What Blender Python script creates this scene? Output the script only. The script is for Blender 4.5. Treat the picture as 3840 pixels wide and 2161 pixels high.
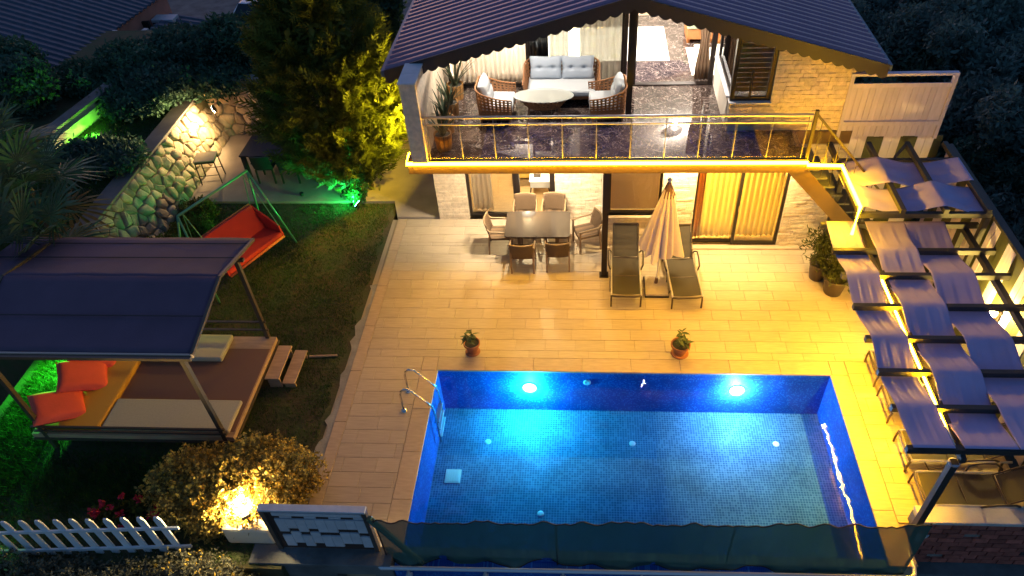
import bpy, math, random
import numpy as np
from mathutils import Matrix, Vector
random.seed(7); RNG = np.random.default_rng(7)
R = math.radians
for o in list(bpy.data.objects): bpy.data.objects.remove(o)
sc = bpy.context.scene
COL = sc.collection

# ---------------------------------------------------------------- camera, sky, exposure
cam = bpy.data.cameras.new('camera'); camo = bpy.data.objects.new('camera', cam); COL.objects.link(camo)
cam.sensor_width = 36; cam.lens = 25.85; cam.shift_x = -0.03106; cam.clip_start = .1; cam.clip_end = 2000
camo.matrix_world = (Matrix.Translation((2.94, -9.44, 10.94)) @ Matrix.Rotation(R(4.59), 4, 'Z')
                     @ Matrix.Rotation(R(47.31), 4, 'X') @ Matrix.Rotation(R(-2.79), 4, 'Z'))
sc.camera = camo
w = bpy.data.worlds.new('World'); sc.world = w; w.use_nodes = True
nt = w.node_tree; bg = nt.nodes['Background']
sky = nt.nodes.new('ShaderNodeTexSky'); sky.sky_type = 'NISHITA'; sky.sun_disc = False
sky.sun_elevation = R(1.5); sky.sun_rotation = R(-20); sky.ozone_density = 3.2; sky.dust_density = 1.0; sky.altitude = 200
nt.links.new(sky.outputs[0], bg.inputs[0]); bg.inputs[1].default_value = SKY = 0.078
sun = bpy.data.lights.new('sun', 'SUN'); suno = bpy.data.objects.new('sun', sun); COL.objects.link(suno)
sun.energy = 0.035; sun.angle = R(60); sun.color = (1, .45, .62); suno.rotation_euler = (R(-62), 0, R(20))
vs = sc.view_settings; vs.view_transform = 'Standard'; vs.look = 'None'; vs.exposure = 2.6; vs.gamma = 1; vs.use_curve_mapping = False
sc.render.engine = 'CYCLES'
cy = sc.cycles; cy.use_denoising = True; cy.max_bounces = 8; cy.transparent_max_bounces = 16
cy.sample_clamp_indirect = 6; cy.caustics_reflective = False; cy.caustics_refractive = False
try: cy.denoiser = 'OPENIMAGEDENOISE'
except Exception: pass

# ---------------------------------------------------------------- materials
MATS = {}
def mat(name, col, rough=.6, metal=0., var=0., scale=4., bump=0., bscale=40., rnd=0., emit=None, trans=0., spec=.5, stretch=None, dark=None):
    if name in MATS: return MATS[name]
    m = bpy.data.materials.new(name); m.use_nodes = True; MATS[name] = m
    t = m.node_tree; N = t.nodes; L = t.links; b = N['Principled BSDF']
    b.inputs['Roughness'].default_value = rough; b.inputs['Metallic'].default_value = metal
    b.inputs['Specular IOR Level'].default_value = spec
    b.inputs['Base Color'].default_value = (*col, 1)
    src = None
    if var or bump:
        g = N.new('ShaderNodeNewGeometry'); vec = g.outputs['Position']
        if stretch:
            mp = N.new('ShaderNodeMapping'); mp.inputs['Scale'].default_value = stretch; L.new(vec, mp.inputs[0]); vec = mp.outputs[0]
    if var:
        n = N.new('ShaderNodeTexNoise'); n.inputs['Scale'].default_value = scale; n.inputs['Detail'].default_value = 6; L.new(vec, n.inputs['Vector'])
        rp = N.new('ShaderNodeValToRGB'); L.new(n.outputs[0], rp.inputs[0])
        d = dark or tuple(c * (1 - var) for c in col)
        rp.color_ramp.elements[0].position = .3; rp.color_ramp.elements[1].position = .7
        rp.color_ramp.elements[0].color = (*d, 1); rp.color_ramp.elements[1].color = (*[min(1, c * (1 + var * .5)) for c in col], 1)
        src = rp.outputs[0]
    if rnd:
        oi = N.new('ShaderNodeObjectInfo'); mr = N.new('ShaderNodeMapRange'); L.new(oi.outputs['Random'], mr.inputs[0])
        mr.inputs[3].default_value = 1 - rnd; mr.inputs[4].default_value = 1 + rnd
        mx = N.new('ShaderNodeVectorMath'); mx.operation = 'SCALE'
        if src: L.new(src, mx.inputs[0])
        else: mx.inputs[0].default_value = col
        L.new(mr.outputs[0], mx.inputs['Scale']); src = mx.outputs[0]
    if src: L.new(src, b.inputs['Base Color'])
    if bump:
        n2 = N.new('ShaderNodeTexNoise'); n2.inputs['Scale'].default_value = bscale; n2.inputs['Detail'].default_value = 4; L.new(vec, n2.inputs['Vector'])
        bp = N.new('ShaderNodeBump'); bp.inputs['Strength'].default_value = bump; bp.inputs['Distance'].default_value = .02
        L.new(n2.outputs[0], bp.inputs['Height']); L.new(bp.outputs[0], b.inputs['Normal'])
    if emit:
        b.inputs['Emission Color'].default_value = (*emit[0], 1); b.inputs['Emission Strength'].default_value = emit[1]
    if trans:
        tr = N.new('ShaderNodeBsdfTranslucent'); ms = N.new('ShaderNodeMixShader'); ms.inputs[0].default_value = trans
        if src: L.new(src, tr.inputs[0])
        else: tr.inputs[0].default_value = (*col, 1)
        L.new(b.outputs[0], ms.inputs[1]); L.new(tr.outputs[0], ms.inputs[2]); L.new(ms.outputs[0], N['Material Output'].inputs[0])
    return m
def see_through(name, col, alpha, rough=.7):        # woven mesh that lets light and sight through
    m = mat(name, col, rough); t = m.node_tree; N = t.nodes; L = t.links
    tr = N.new('ShaderNodeBsdfTransparent'); ms = N.new('ShaderNodeMixShader'); ms.inputs[0].default_value = alpha
    L.new(tr.outputs[0], ms.inputs[1]); L.new(N['Principled BSDF'].outputs[0], ms.inputs[2]); L.new(ms.outputs[0], N['Material Output'].inputs[0]); return m
def glassy(name, tint=(1, 1, 1), ior=1.5, bump=0, bscale=3, rough=0.0, boost=1.0):
    m = bpy.data.materials.new(name); m.use_nodes = True; MATS[name] = m; t = m.node_tree; N = t.nodes; L = t.links
    N.remove(N['Principled BSDF'])
    tr = N.new('ShaderNodeBsdfTransparent'); tr.inputs[0].default_value = (*tint, 1)
    gl = N.new('ShaderNodeBsdfGlossy'); gl.inputs['Roughness'].default_value = rough
    fr = N.new('ShaderNodeFresnel'); fr.inputs[0].default_value = ior
    ml = N.new('ShaderNodeMath'); ml.operation = 'MULTIPLY'; ml.inputs[1].default_value = boost; ml.use_clamp = True; L.new(fr.outputs[0], ml.inputs[0])
    ms = N.new('ShaderNodeMixShader'); L.new(ml.outputs[0], ms.inputs[0]); L.new(tr.outputs[0], ms.inputs[1]); L.new(gl.outputs[0], ms.inputs[2])
    L.new(ms.outputs[0], N['Material Output'].inputs[0])
    if bump:
        g = N.new('ShaderNodeNewGeometry'); n = N.new('ShaderNodeTexNoise'); n.inputs['Scale'].default_value = bscale; n.inputs['Detail'].default_value = 2
        L.new(g.outputs['Position'], n.inputs['Vector']); bp = N.new('ShaderNodeBump'); bp.inputs['Strength'].default_value = bump; bp.inputs['Distance'].default_value = .05
        L.new(n.outputs[0], bp.inputs['Height']); L.new(bp.outputs[0], gl.inputs['Normal']); L.new(bp.outputs[0], fr.inputs['Normal'])
    return m
def emitter(name, col, s): return mat(name, (0.02, .02, .02), .5, emit=(col, s))
def weave(name, c1, c2, sx, sz, rough=.75):          # interlaced strands: two crossing waves
    m = mat(name, c1, rough); t = m.node_tree; N = t.nodes; L = t.links; b = N['Principled BSDF']
    g = N.new('ShaderNodeNewGeometry'); w1 = N.new('ShaderNodeTexWave'); w2 = N.new('ShaderNodeTexWave')
    w1.bands_direction = 'Z'; w2.bands_direction = 'DIAGONAL'; w1.inputs['Scale'].default_value = sz; w2.inputs['Scale'].default_value = sx
    for q in (w1, w2): L.new(g.outputs['Position'], q.inputs['Vector']); q.inputs['Distortion'].default_value = .6
    mu = N.new('ShaderNodeMath'); mu.operation = 'MULTIPLY'; L.new(w1.outputs[1], mu.inputs[0]); L.new(w2.outputs[1], mu.inputs[1])
    rp = N.new('ShaderNodeValToRGB'); L.new(mu.outputs[0], rp.inputs[0]); rp.color_ramp.elements[0].color = (*c2, 1); rp.color_ramp.elements[1].color = (*c1, 1); rp.color_ramp.elements[1].position = .5
    L.new(rp.outputs[0], b.inputs['Base Color']); bp = N.new('ShaderNodeBump'); bp.inputs['Strength'].default_value = .6; bp.inputs['Distance'].default_value = .01
    L.new(mu.outputs[0], bp.inputs['Height']); L.new(bp.outputs[0], b.inputs['Normal']); return m

# ---------------------------------------------------------------- mesh builder
class MB:
    def __init__(s): s.v = []; s.f = []
    def add(s, vs, fs):
        n = len(s.v); s.v += [tuple(v) for v in vs]; s.f += [tuple(i + n for i in f) for f in fs]; return s
    def box(s, x0, x1, y0, y1, z0, z1):
        return s.add([(x0,y0,z0),(x1,y0,z0),(x1,y1,z0),(x0,y1,z0),(x0,y0,z1),(x1,y0,z1),(x1,y1,z1),(x0,y1,z1)],
                     [(3,2,1,0),(4,5,6,7),(0,1,5,4),(1,2,6,5),(2,3,7,6),(3,0,4,7)])
    def bar(s, a, b, wd, ht, up=(0, 0, 1)):
        a = Vector(a); b = Vector(b); d = (b - a).normalized(); u = Vector(up)
        if abs(d.dot(u)) > .98: u = Vector((0, 1, 0))
        x = d.cross(u).normalized() * wd / 2; y = x.cross(d).normalized() * ht / 2
        P = [p + i * x + j * y for p in (a, b) for i, j in ((-1, -1), (1, -1), (1, 1), (-1, 1))]
        return s.add(P, [(0,1,2,3),(7,6,5,4),(0,4,5,1),(1,5,6,2),(2,6,7,3),(3,7,4,0)])
    def tube(s, pts, r, n=8, caps=True):
        pts = [Vector(p) for p in pts]; rs = r if isinstance(r, (list, tuple)) else [r] * len(pts); V = []; F = []
        for i, p in enumerate(pts):
            d = (pts[min(i + 1, len(pts) - 1)] - pts[max(i - 1, 0)]).normalized()
            u = Vector((0, 0, 1)) if abs(d.z) < .9 else Vector((0, 1, 0))
            x = d.cross(u).normalized(); y = x.cross(d).normalized()
            V += [p + rs[i] * (math.cos(k * 2 * math.pi / n) * x + math.sin(k * 2 * math.pi / n) * y) for k in range(n)]
        for i in range(len(pts) - 1):
            for k in range(n): F.append((i * n + k, i * n + (k + 1) % n, (i + 1) * n + (k + 1) % n, (i + 1) * n + k))
        if caps: F += [tuple(range(n - 1, -1, -1)), tuple(range((len(pts) - 1) * n, len(pts) * n))]
        return s.add(V, F)
    def lathe(s, prof, n=20, c=(0, 0, 0), rad=None):
        V = []; F = []; m = len(prof)
        for k in range(n):
            a = k * 2 * math.pi / n
            for j, (r, z) in enumerate(prof):
                q = r * (rad(a, j / (m - 1)) if rad else 1); V.append((c[0] + q * math.cos(a), c[1] + q * math.sin(a), c[2] + z))
        for k in range(n):
            k2 = (k + 1) % n
            for j in range(m - 1): F.append((k * m + j, k2 * m + j, k2 * m + j + 1, k * m + j + 1))
        return s.add(V, F)
    def grid(s, fn, nu, nv):
        V = [fn(i / nu, j / nv) for i in range(nu + 1) for j in range(nv + 1)]
        F = [(i * (nv + 1) + j, (i + 1) * (nv + 1) + j, (i + 1) * (nv + 1) + j + 1, i * (nv + 1) + j + 1) for i in range(nu) for j in range(nv)]
        return s.add(V, F)
    def lattice(s, fn, nu, nv, h=.27):          # sheet with a hole in every cell
        for i in range(nu):
            for j in range(nv):
                u0, u1, v0, v1 = i / nu, (i + 1) / nu, j / nv, (j + 1) / nv; a = h * (u1 - u0); c = h * (v1 - v0)
                O = [(u0, v0), (u1, v0), (u1, v1), (u0, v1)]; I = [(u0 + a, v0 + c), (u1 - a, v0 + c), (u1 - a, v1 - c), (u0 + a, v1 - c)]
                s.add([fn(*p) for p in O + I], [(0,1,5,4),(1,2,6,5),(2,3,7,6),(3,0,4,7)])
        return s
    def prism(s, poly, axis, a, b):             # polygon in the plane normal to axis, extruded a..b
        def P(p, q): return {'x': (q, p[0], p[1]), 'y': (p[0], q, p[1]), 'z': (p[0], p[1], q)}[axis]
        n = len(poly); V = [P(p, a) for p in poly] + [P(p, b) for p in poly]
        return s.add(V, [tuple(range(n - 1, -1, -1)), tuple(range(n, 2 * n))] + [(i, (i + 1) % n, n + (i + 1) % n, n + i) for i in range(n)])
    def mesh(s, name, m, off=None, smooth=False):
        me = bpy.data.meshes.new(name); v = s.v
        if off is not None: v = [(p[0] - off[0], p[1] - off[1], p[2] - off[2]) for p in v]
        me.from_pydata(v, [], s.f); me.update()
        if m: me.materials.append(m)
        if smooth: me.polygons.foreach_set('use_smooth', [True] * len(me.polygons))
        return me
    def build(s, name, m, parent=None, smooth=False, world=True, bevel=0, solid=0, subd=0):
        """a mesh object; given in world coordinates it is moved into its (unrotated) thing's frame"""
        off = None
        if parent is not None and world:
            r = parent
            while r.parent: r = r.parent
            off = r.location
        o = bpy.data.objects.new(name, s.mesh(name, m, off, smooth)); COL.objects.link(o)
        if parent is not None: o.parent = parent
        if solid: q = o.modifiers.new('thickness', 'SOLIDIFY'); q.thickness = solid; q.offset = 0
        if bevel: q = o.modifiers.new('bevel', 'BEVEL'); q.width = bevel; q.segments = 2; q.limit_method = 'ANGLE'
        if subd: q = o.modifiers.new('subdivision', 'SUBSURF'); q.levels = q.render_levels = subd
        return o
def npmesh(name, V, F, m, smooth=False):         # numpy verts, equal-sized faces
    me = bpy.data.meshes.new(name); V = np.asarray(V, 'f4'); F = np.asarray(F, 'i4'); k = F.shape[1]
    me.vertices.add(len(V)); me.vertices.foreach_set('co', V.ravel()); me.loops.add(F.size); me.loops.foreach_set('vertex_index', F.ravel())
    me.polygons.add(len(F)); me.polygons.foreach_set('loop_start', np.arange(len(F), dtype='i4') * k)
    me.update(calc_edges=True); me.validate()
    if m: me.materials.append(m)
    return me
def tag(o, label=None, cat=None, group=None, kind=None):
    if label: o['label'] = label
    if cat: o['category'] = cat
    if group: o['group'] = group
    if kind: o['kind'] = kind
    return o
def thing(name, label, cat, loc=(0, 0, 0), rz=0., group=None):
    o = bpy.data.objects.new(name, None); COL.objects.link(o); o.empty_display_size = .2
    o.location = loc; o.rotation_euler = (0, 0, rz); return tag(o, label, cat, group)
def link_mesh(name, me, parent=None, loc=(0, 0, 0)):
    o = bpy.data.objects.new(name, me); COL.objects.link(o); o.parent = parent; o.location = loc; return o
def dup(root, loc, rz=0., label=None):
    def cp(o, par):
        c = o.copy(); COL.objects.link(c); c.parent = par
        for ch in KIDS.get(o.name, []): cp(ch, c)
        return c
    KIDS = {}
    for o in COL.objects:
        if o.parent: KIDS.setdefault(o.parent.name, []).append(o)
    r = cp(root, None); r.location = loc; r.rotation_euler = (0, 0, rz)
    if label: r['label'] = label
    return r
def lamp(kind, name, parent, loc, power, col, size=.1, rot=(0, 0, 0), spot=None, sizey=None, world=True, blend=.6):
    l = bpy.data.lights.new(name, kind); l.energy = power; l.color = col
    if kind == 'AREA':
        l.size = size
        if sizey: l.shape = 'RECTANGLE'; l.size_y = sizey
    else: l.shadow_soft_size = size
    if kind == 'SPOT': l.spot_size = spot; l.spot_blend = blend
    o = bpy.data.objects.new(name, l); COL.objects.link(o)
    if parent is not None:
        o.parent = parent
        r = parent
        while r.parent: r = r.parent
        if world: loc = Vector(loc) - r.location
    o.location = loc; o.rotation_euler = rot; return o
def aim(d): return Vector(d).to_track_quat('-Z', 'Y').to_euler()
# ================================================================ setting
def mosaic(name, cols, axes, size, grout, rough=.6):
    m = mat(name, cols[0], rough, spec=.15); t = m.node_tree; N = t.nodes; L = t.links; b = N['Principled BSDF']
    g = N.new('ShaderNodeNewGeometry'); sp = N.new('ShaderNodeSeparateXYZ'); L.new(g.outputs['Position'], sp.inputs[0])
    cb = N.new('ShaderNodeCombineXYZ'); L.new(sp.outputs['XYZ'.index(axes[0])], cb.inputs[0]); L.new(sp.outputs['XYZ'.index(axes[1])], cb.inputs[1])
    sc_ = N.new('ShaderNodeVectorMath'); sc_.operation = 'SCALE'; sc_.inputs['Scale'].default_value = 1 / size; L.new(cb.outputs[0], sc_.inputs[0])
    fl = N.new('ShaderNodeVectorMath'); fl.operation = 'FLOOR'; L.new(sc_.outputs[0], fl.inputs[0])
    fr = N.new('ShaderNodeVectorMath'); fr.operation = 'FRACTION'; L.new(sc_.outputs[0], fr.inputs[0])
    wn = N.new('ShaderNodeTexWhiteNoise'); wn.noise_dimensions = '2D'; L.new(fl.outputs[0], wn.inputs['Vector'])
    rp = N.new('ShaderNodeValToRGB'); rp.color_ramp.interpolation = 'CONSTANT'; L.new(wn.outputs[0], rp.inputs[0])
    for i, c in enumerate(cols):
        e = rp.color_ramp.elements[i] if i < 2 else rp.color_ramp.elements.new(0)
        e.color = (*c, 1); e.position = i / len(cols)
    s2 = N.new('ShaderNodeSeparateXYZ'); L.new(fr.outputs[0], s2.inputs[0])
    mn = N.new('ShaderNodeMath'); mn.operation = 'MINIMUM'; L.new(s2.outputs[0], mn.inputs[0]); L.new(s2.outputs[1], mn.inputs[1])
    lt = N.new('ShaderNodeMath'); lt.operation = 'LESS_THAN'; lt.inputs[1].default_value = .14; L.new(mn.outputs[0], lt.inputs[0])
    no = N.new('ShaderNodeTexNoise'); no.inputs['Scale'].default_value = 1.7; no.inputs['Detail'].default_value = 5; L.new(g.outputs['Position'], no.inputs['Vector'])
    mr = N.new('ShaderNodeMapRange'); mr.inputs[1].default_value = .3; mr.inputs[2].default_value = .7; mr.inputs[3].default_value = .75; mr.inputs[4].default_value = 1.25; L.new(no.outputs[0], mr.inputs[0])
    mx = N.new('ShaderNodeMix'); mx.data_type = 'RGBA'; L.new(lt.outputs[0], mx.inputs[0]); L.new(rp.outputs[0], mx.inputs[6]); mx.inputs[7].default_value = (*grout, 1)
    ml = N.new('ShaderNodeVectorMath'); ml.operation = 'SCALE'; L.new(mx.outputs[2], ml.inputs[0]); L.new(mr.outputs[0], ml.inputs['Scale'])
    L.new(ml.outputs[0], b.inputs['Base Color']); return m
m_soil = mat('soil', (.05, .045, .035), .95, var=.5, scale=1.5, bump=.6, bscale=8)
m_lawn = mat('lawn_soil', (.035, .05, .016), .95, var=.6, scale=2.2, dark=(.09, .06, .03), bump=.8, bscale=14)
m_tile = mat('patio_tile', (.46, .36, .26), .42, var=.14, scale=3, stretch=(1, 14, 1), rnd=.05, bump=.04, bscale=30)
m_cope = mat('coping_stone', (.46, .34, .24), .5, var=.13, scale=5, stretch=(1, 5, 1), bump=.08, bscale=30, rnd=.04)
m_grout = mat('grout', (.36, .28, .195), .9)
m_conc = mat('concrete', (.30, .28, .26), .85, var=.3, scale=3, bump=.3, bscale=25)
m_dconc = mat('old_concrete', (.14, .14, .14), .9, var=.45, scale=2, bump=.4, bscale=18)
m_terr = mat('terrace_concrete', (.34, .27, .22), .8, var=.22, scale=1.6, bump=.15, bscale=30)

def struct(name, mb, m, **k): return tag(mb.build(name, m, **k), kind='structure')
struct('ground', MB().add([(-400, -400, -2.5), (400, -400, -2.5), (400, 400, -2.5), (-400, 400, -2.5)], [(0, 1, 2, 3)]), m_soil)
lawn = struct('lawn', MB().box(-8.4, -1.86, -4.15, 5.55, -2.6, -.03), m_lawn)
struct('terrace', MB().prism([(-7.6, 5.55), (-1.95, 5.55), (-1.75, 4.9), (-.68, 4.9), (-.68, 12), (-7.6, 12)], 'z', -2.55, .04), m_terr)
upg = struct('upper_garden', MB().prism([(-17, .4), (-8.12, .4), (-8.12, 7.7), (-7.7, 9.1), (-1.4, 9.1), (-1.4, 13.5), (-17, 13.5)], 'z', -2.58, 1.2), m_lawn)

# patio: bed, then tiles as pieces
PX0, PX1, PY0, PY1 = 0., 7.6, -3.7, 0.
bed = MB().box(-1.86, 0 - .01, -3.82, 4.86, -2.54, -.022).box(7.61, 8.02, -3.82, 0.01, -2.54, -.022).box(8.02, 10.1, -3.12, .01, -2.54, -.022)
bed.box(-.01, 10.1, .01, 4.86, -2.54, -.022)
patio = struct('patio', bed, m_grout)
TL, TW, TH = .60, .30, .022
tme = {}
def tile_mesh(l, wd):
    k = (round(l, 3), round(wd, 3))
    if k not in tme:
        g = .0026; e = .002; l2, w2 = l / 2 - g, wd / 2 - g
        b = MB(); V = []
        for z, i in ((-.022, 0), (-e, 0), (0, e)): V += [(-l2 + i, -w2 + i, z), (l2 - i, -w2 + i, z), (l2 - i, w2 - i, z), (-l2 + i, w2 - i, z)]
        F = [(8, 9, 10, 11)] + [(r * 4 + k2, r * 4 + (k2 + 1) % 4, r * 4 + 4 + (k2 + 1) % 4, r * 4 + 4 + k2) for r in (0, 1) for k2 in range(4)]
        tme[k] = b.add(V, F).mesh('tile', m_tile)
    return tme[k]
tiles = []
def lay(x0, x1, y0, y1, seed):
    rg = random.Random(seed); y = y1; i = 0
    while y - y0 > .05:
        wd = min(TW, y - y0); off = (0, .34, .17, .46, .08)[i % 5] * TL * 1.6 % TL; x = x0 - off
        while x < x1 - .02:
            a, b = max(x, x0), min(x + TL, x1)
            if b - a > .03: tiles.append(((a + b) / 2, y - wd / 2, b - a, wd))
            x += TL
        y -= wd; i += 1
lay(-1.50, 10.05, .33, 3.83, 1); lay(-1.50, 3.26, 3.83, 4.86, 2); lay(-1.50, -.33, -3.78, .33, 3)
c_patio = (3.6, .6)
tiles.sort(key=lambda t: (t[0] > 8.0, math.hypot(t[0] - 2.94, t[1] + 9.4)))
rest = MB()
lay_c = len(tiles); lay(7.93, 10.05, -3.1, .33, 4)
def put_tile(i, t, k):
    x, y, l, wd = t
    if k < 300: link_mesh('tile', tile_mesh(l, wd), patio, (x, y, random.uniform(-.0006, .0006)))
    else: rest.box(x - l / 2 + .0035, x + l / 2 - .0035, y - wd / 2 + .0035, y + wd / 2 - .0035, -.022, 0)
for i, t in enumerate(tiles): put_tile(i, t, i if i < lay_c else 999)
tag(rest.build('tile_paving', m_tile, patio), kind='stuff')
for k in range(7):      # edging slabs along the lawn
    y = -3.78 + k * 1.24; MB().box(-1.725, -1.505, y, min(y + 1.232, 4.86), -.022, .006).build('edging_slab', m_cope, patio, bevel=.004)
edge = []; y = -3.8; rg = random.Random(5)
while y < 2.5: edge.append((-1.80 - rg.random() * .13 - .03 * math.sin(y * 2.3), y)); y += rg.uniform(.1, .24)
struct('concrete_footing', MB().prism([(-1.73, -3.8)] + [(-1.73, 2.5)] + edge[::-1], 'z', -.4, -.008), m_conc)

# pool
pool = tag(bpy.data.objects.new('swimming_pool', None), kind='structure'); COL.objects.link(pool); pool.location = (3.8, -1.85, 0)
tag(pool, 'rectangular swimming pool lined with blue mosaic and lit from below the water', 'pool')
B1, B2, B3, B4 = (.012, .075, .36), (.02, .11, .42), (.03, .16, .5), (.01, .05, .28)
F1, F2, F3, F4 = (.035, .125, .24), (.05, .15, .28), (.07, .18, .31), (.025, .10, .20)
m_mfl = mosaic('mosaic_floor', (F1, F2, F3, F4), 'XY', .05, (.16, .32, .44))
m_mxz = mosaic('mosaic_wall_x', (B1, B2, B3, B4), 'XZ', .028, (.03, .13, .42))
m_myz = mosaic('mosaic_wall_y', (B1, B2, B3, B4), 'YZ', .028, (.03, .13, .42))
ZF = -1.23
MB().box(0, 7.6, -3.7, 0, ZF - .15, ZF).build('basin_floor', m_mfl, pool)
MB().box(0, 7.6, 0, .14, ZF, -.035).build('basin_wall', m_mxz, pool)
MB().box(0, 7.6, -3.84, -3.7, -2.5, -.06).build('basin_wall', m_mxz, pool)
MB().box(-.14, 0, -3.84, .14, ZF, -.035).build('basin_wall', m_myz, pool)
MB().box(7.6, 7.74, -3.84, .14, ZF, -.035).build('basin_wall', m_myz, pool)
MB().box(-.1, 7.7, -4.02, -3.84, -2.5, -.16).build('overflow_ledge', m_mxz, pool)
def cope(x0, x1, y0, y1, n, ax):
    for k in range(n):
        if ax == 'x': a, b = x0 + (x1 - x0) * k / n, x0 + (x1 - x0) * (k + 1) / n; q = (a + .002, b - .002, y0, y1)
        else: a, b = y0 + (y1 - y0) * k / n, y0 + (y1 - y0) * (k + 1) / n; q = (x0, x1, a + .002, b - .002)
        MB().box(*q, -.034, .004).build('coping_stone', m_cope, pool, bevel=.008)
cope(-.02, 7.62, -.02, .325, 8, 'x'); cope(-.325, .015, -3.84, -.025, 4, 'y'); cope(7.585, 7.925, -3.84, -.025, 4, 'y')
cope(-.325, -.025, -.02, .325, 1, 'x'); cope(7.625, 7.925, -.02, .325, 1, 'x')
m_water = glassy('pool_water', (.60, .82, 1.0), 1.33, bump=.12, bscale=2.2, rough=.015)
tag(MB().grid(lambda u, v: (.001 + 7.598 * u, -3.699 + 3.698 * v, -.10), 8, 4).build('water', m_water), kind='structure')
m_white = mat('white_plastic', (.75, .78, .78), .4)
for (x, y) in ((.98, -.82), (3.85, -.8), (6.65, -.75), (2.11, -2.38)):
    o = MB().lathe([(0, .009), (.03, .010), (.058, .007), (.064, 0)], 14, (x, y, ZF)).build('floor_inlet', m_white, pool, smooth=True)
MB().lathe([(0, -.02), (.05, -.025), (.075, -.015), (.075, 0)], 14).build('wall_inlet', m_white, pool, world=False).matrix_local = Matrix.Translation((-.85, 1.85, -.33)) @ Matrix.Rotation(R(-90), 4, 'X')
MB().box(.24, .54, -1.78, -1.48, ZF, ZF + .012).build('drain_cover', mat('drain_white', (.72, .8, .74), .5), pool)
for k in range(6): MB().box(.265 + k * .045, .285 + k * .045, -1.755, -1.505, ZF + .012, ZF + .02).build('drain_slat', MATS['drain_white'], pool)
def pool_lamp(x, col, p, lab):
    t = thing('pool_light', lab, 'light', (x, 0, -.51), group='pool lights')
    MB().lathe([(.12, 0), (.14, -.008), (.145, -.018), (.12, -.02)], 20, (0, 0, 0)).build('bezel', m_white, t, world=False, smooth=True).rotation_euler = (R(-90), 0, 0)
    MB().lathe([(0, -.05), (.09, -.045), (.142, -.02)], 20).build('lens', emitter('pool_lens_%d' % x, col, 10), t, world=False, smooth=True).rotation_euler = (R(-90), 0, 0)
    lamp('POINT', 'bulb', t, (x, -.16, -.51), p, col, .06)
pool_lamp(1.8, (.06, .78, 1.0), 48, 'glowing cyan pool light on the far pool wall, the left one')
pool_lamp(5.9, (.36, .66, 1.0), 40, 'glowing pale pool light on the far pool wall, the right one')
m_chrome = mat('chrome', (.75, .72, .70), .16, metal=1)
t = thing('pool_ladder', 'chrome pool ladder with white treads over the left pool edge', 'ladder', (-.3, -.8, 0))
for y in (-.56, -1.03):
    p = [(-.47, y, 0), (-.47, y, .45), (-.44, y, .57), (-.37, y, .63), (-.28, y, .62), (-.02, y, .30), (.07, y, .14), (.10, y, -.05), (.10, y, -.95)]
    MB().tube(p, .021, 10).build('handrail', m_chrome, t, smooth=True)
    MB().lathe([(0, .03), (.025, .03), (.055, .015), (.06, 0)], 16, (-.47, y, .006)).build('base_cap', m_chrome, t, smooth=True)
for k in range(3): MB().box(.06, .15, -1.03, -.56, -.36 - k * .22, -.335 - k * .22).build('tread', m_white, t, bevel=.006)

# outer pipe, shade net
t = thing('pipe_rail', 'pale pipe rail running along the outer foot of the pool', 'pipe', (3.8, -4.06, -2.5))
m_pipe = mat('pipe_paint', (.62, .62, .66), .35, metal=.3)
p = [(-.35, -3.6, -.03), (-.35, -3.95, -.03), (-.33, -4.03, -.03), (-.27, -4.08, -.03), (7.86, -4.0, -.03), (7.93, -3.95, -.03), (7.95, -3.86, -.03), (7.93, -3.4, -.03)]
MB().tube(p, .035, 10).build('pipe', m_pipe, t, smooth=True)
for k in range(7):
    x = .15 + k * 1.22; y = -4.075 + .01 * k
    MB().box(x - .045, x + .045, y - .03, y + .03, -.30, -.21).tube([(x, y, -.21), (x, y, -.05)], .02).tube([(x, y, -.26), (x, -3.95, -.26)], .02).tube([(x, y, -.3), (x, y, -2.5)], .025).build('bracket', m_pipe, t)
m_net = see_through('shade_net', (.04, .11, .09), .88)
t = thing('shade_net_screen', 'low dark green shade net hung along the front of the pool', 'net screen', (3.8, -3.9, 0))
rg = random.Random(3); top = []; N_ = 180
hooks = [0]; 
while hooks[-1] < 1: hooks.append(hooks[-1] + rg.uniform(.018, .03))
def nettop(u):
    for a, b in zip(hooks, hooks[1:]):
        if a <= u <= b: q = (u - a) / (b - a); return 1.06 + .24 * u - .045 * math.sin(math.pi * q) * (1 if (int(a * 997) % 3) else -1.3)
    return 1.2
ph = [rg.uniform(0, 6) for _ in range(6)]
def net(u, v):
    x = -.22 + 8.0 * u; zt = nettop(u); zb = -.12 + .06 * math.sin(17 * u + ph[0]) + .03 * math.sin(41 * u + ph[1])
    y = -3.91 + (1 - v) * (.06 * math.sin(60 * u + ph[2]) + .05 * math.sin(33 * u + ph[3])) * (1.2 - u) - .02 * math.sin(150 * u) * (1 - v) * .5
    return (x, y, zb + (zt - zb) * v)
MB().grid(net, 240, 6).build('net', m_net, t, smooth=True)
m_rope = mat('dark_rope', (.012, .015, .02), .8)
MB().tube([net(i / 120, 1) for i in range(121)], .012, 5).build('top_cord', m_rope, t)
MB().tube([net(i / 120, 0) for i in range(121)], .010, 5).build('bottom_cord', m_rope, t)
for x, z in ((-.22, 1.07), (2.5, 1.0), (5.1, 1.0), (7.78, 1.3)): MB().tube([(x, -3.88, -.16), (x, -3.88, z + .03)], .014, 6).build('post', m_rope, t)
MB().tube([(-.3, -3.85, 1.05), (.35, -3.95, -.1)], .05, 8).build('rolled_edge', m_net, t)

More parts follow.
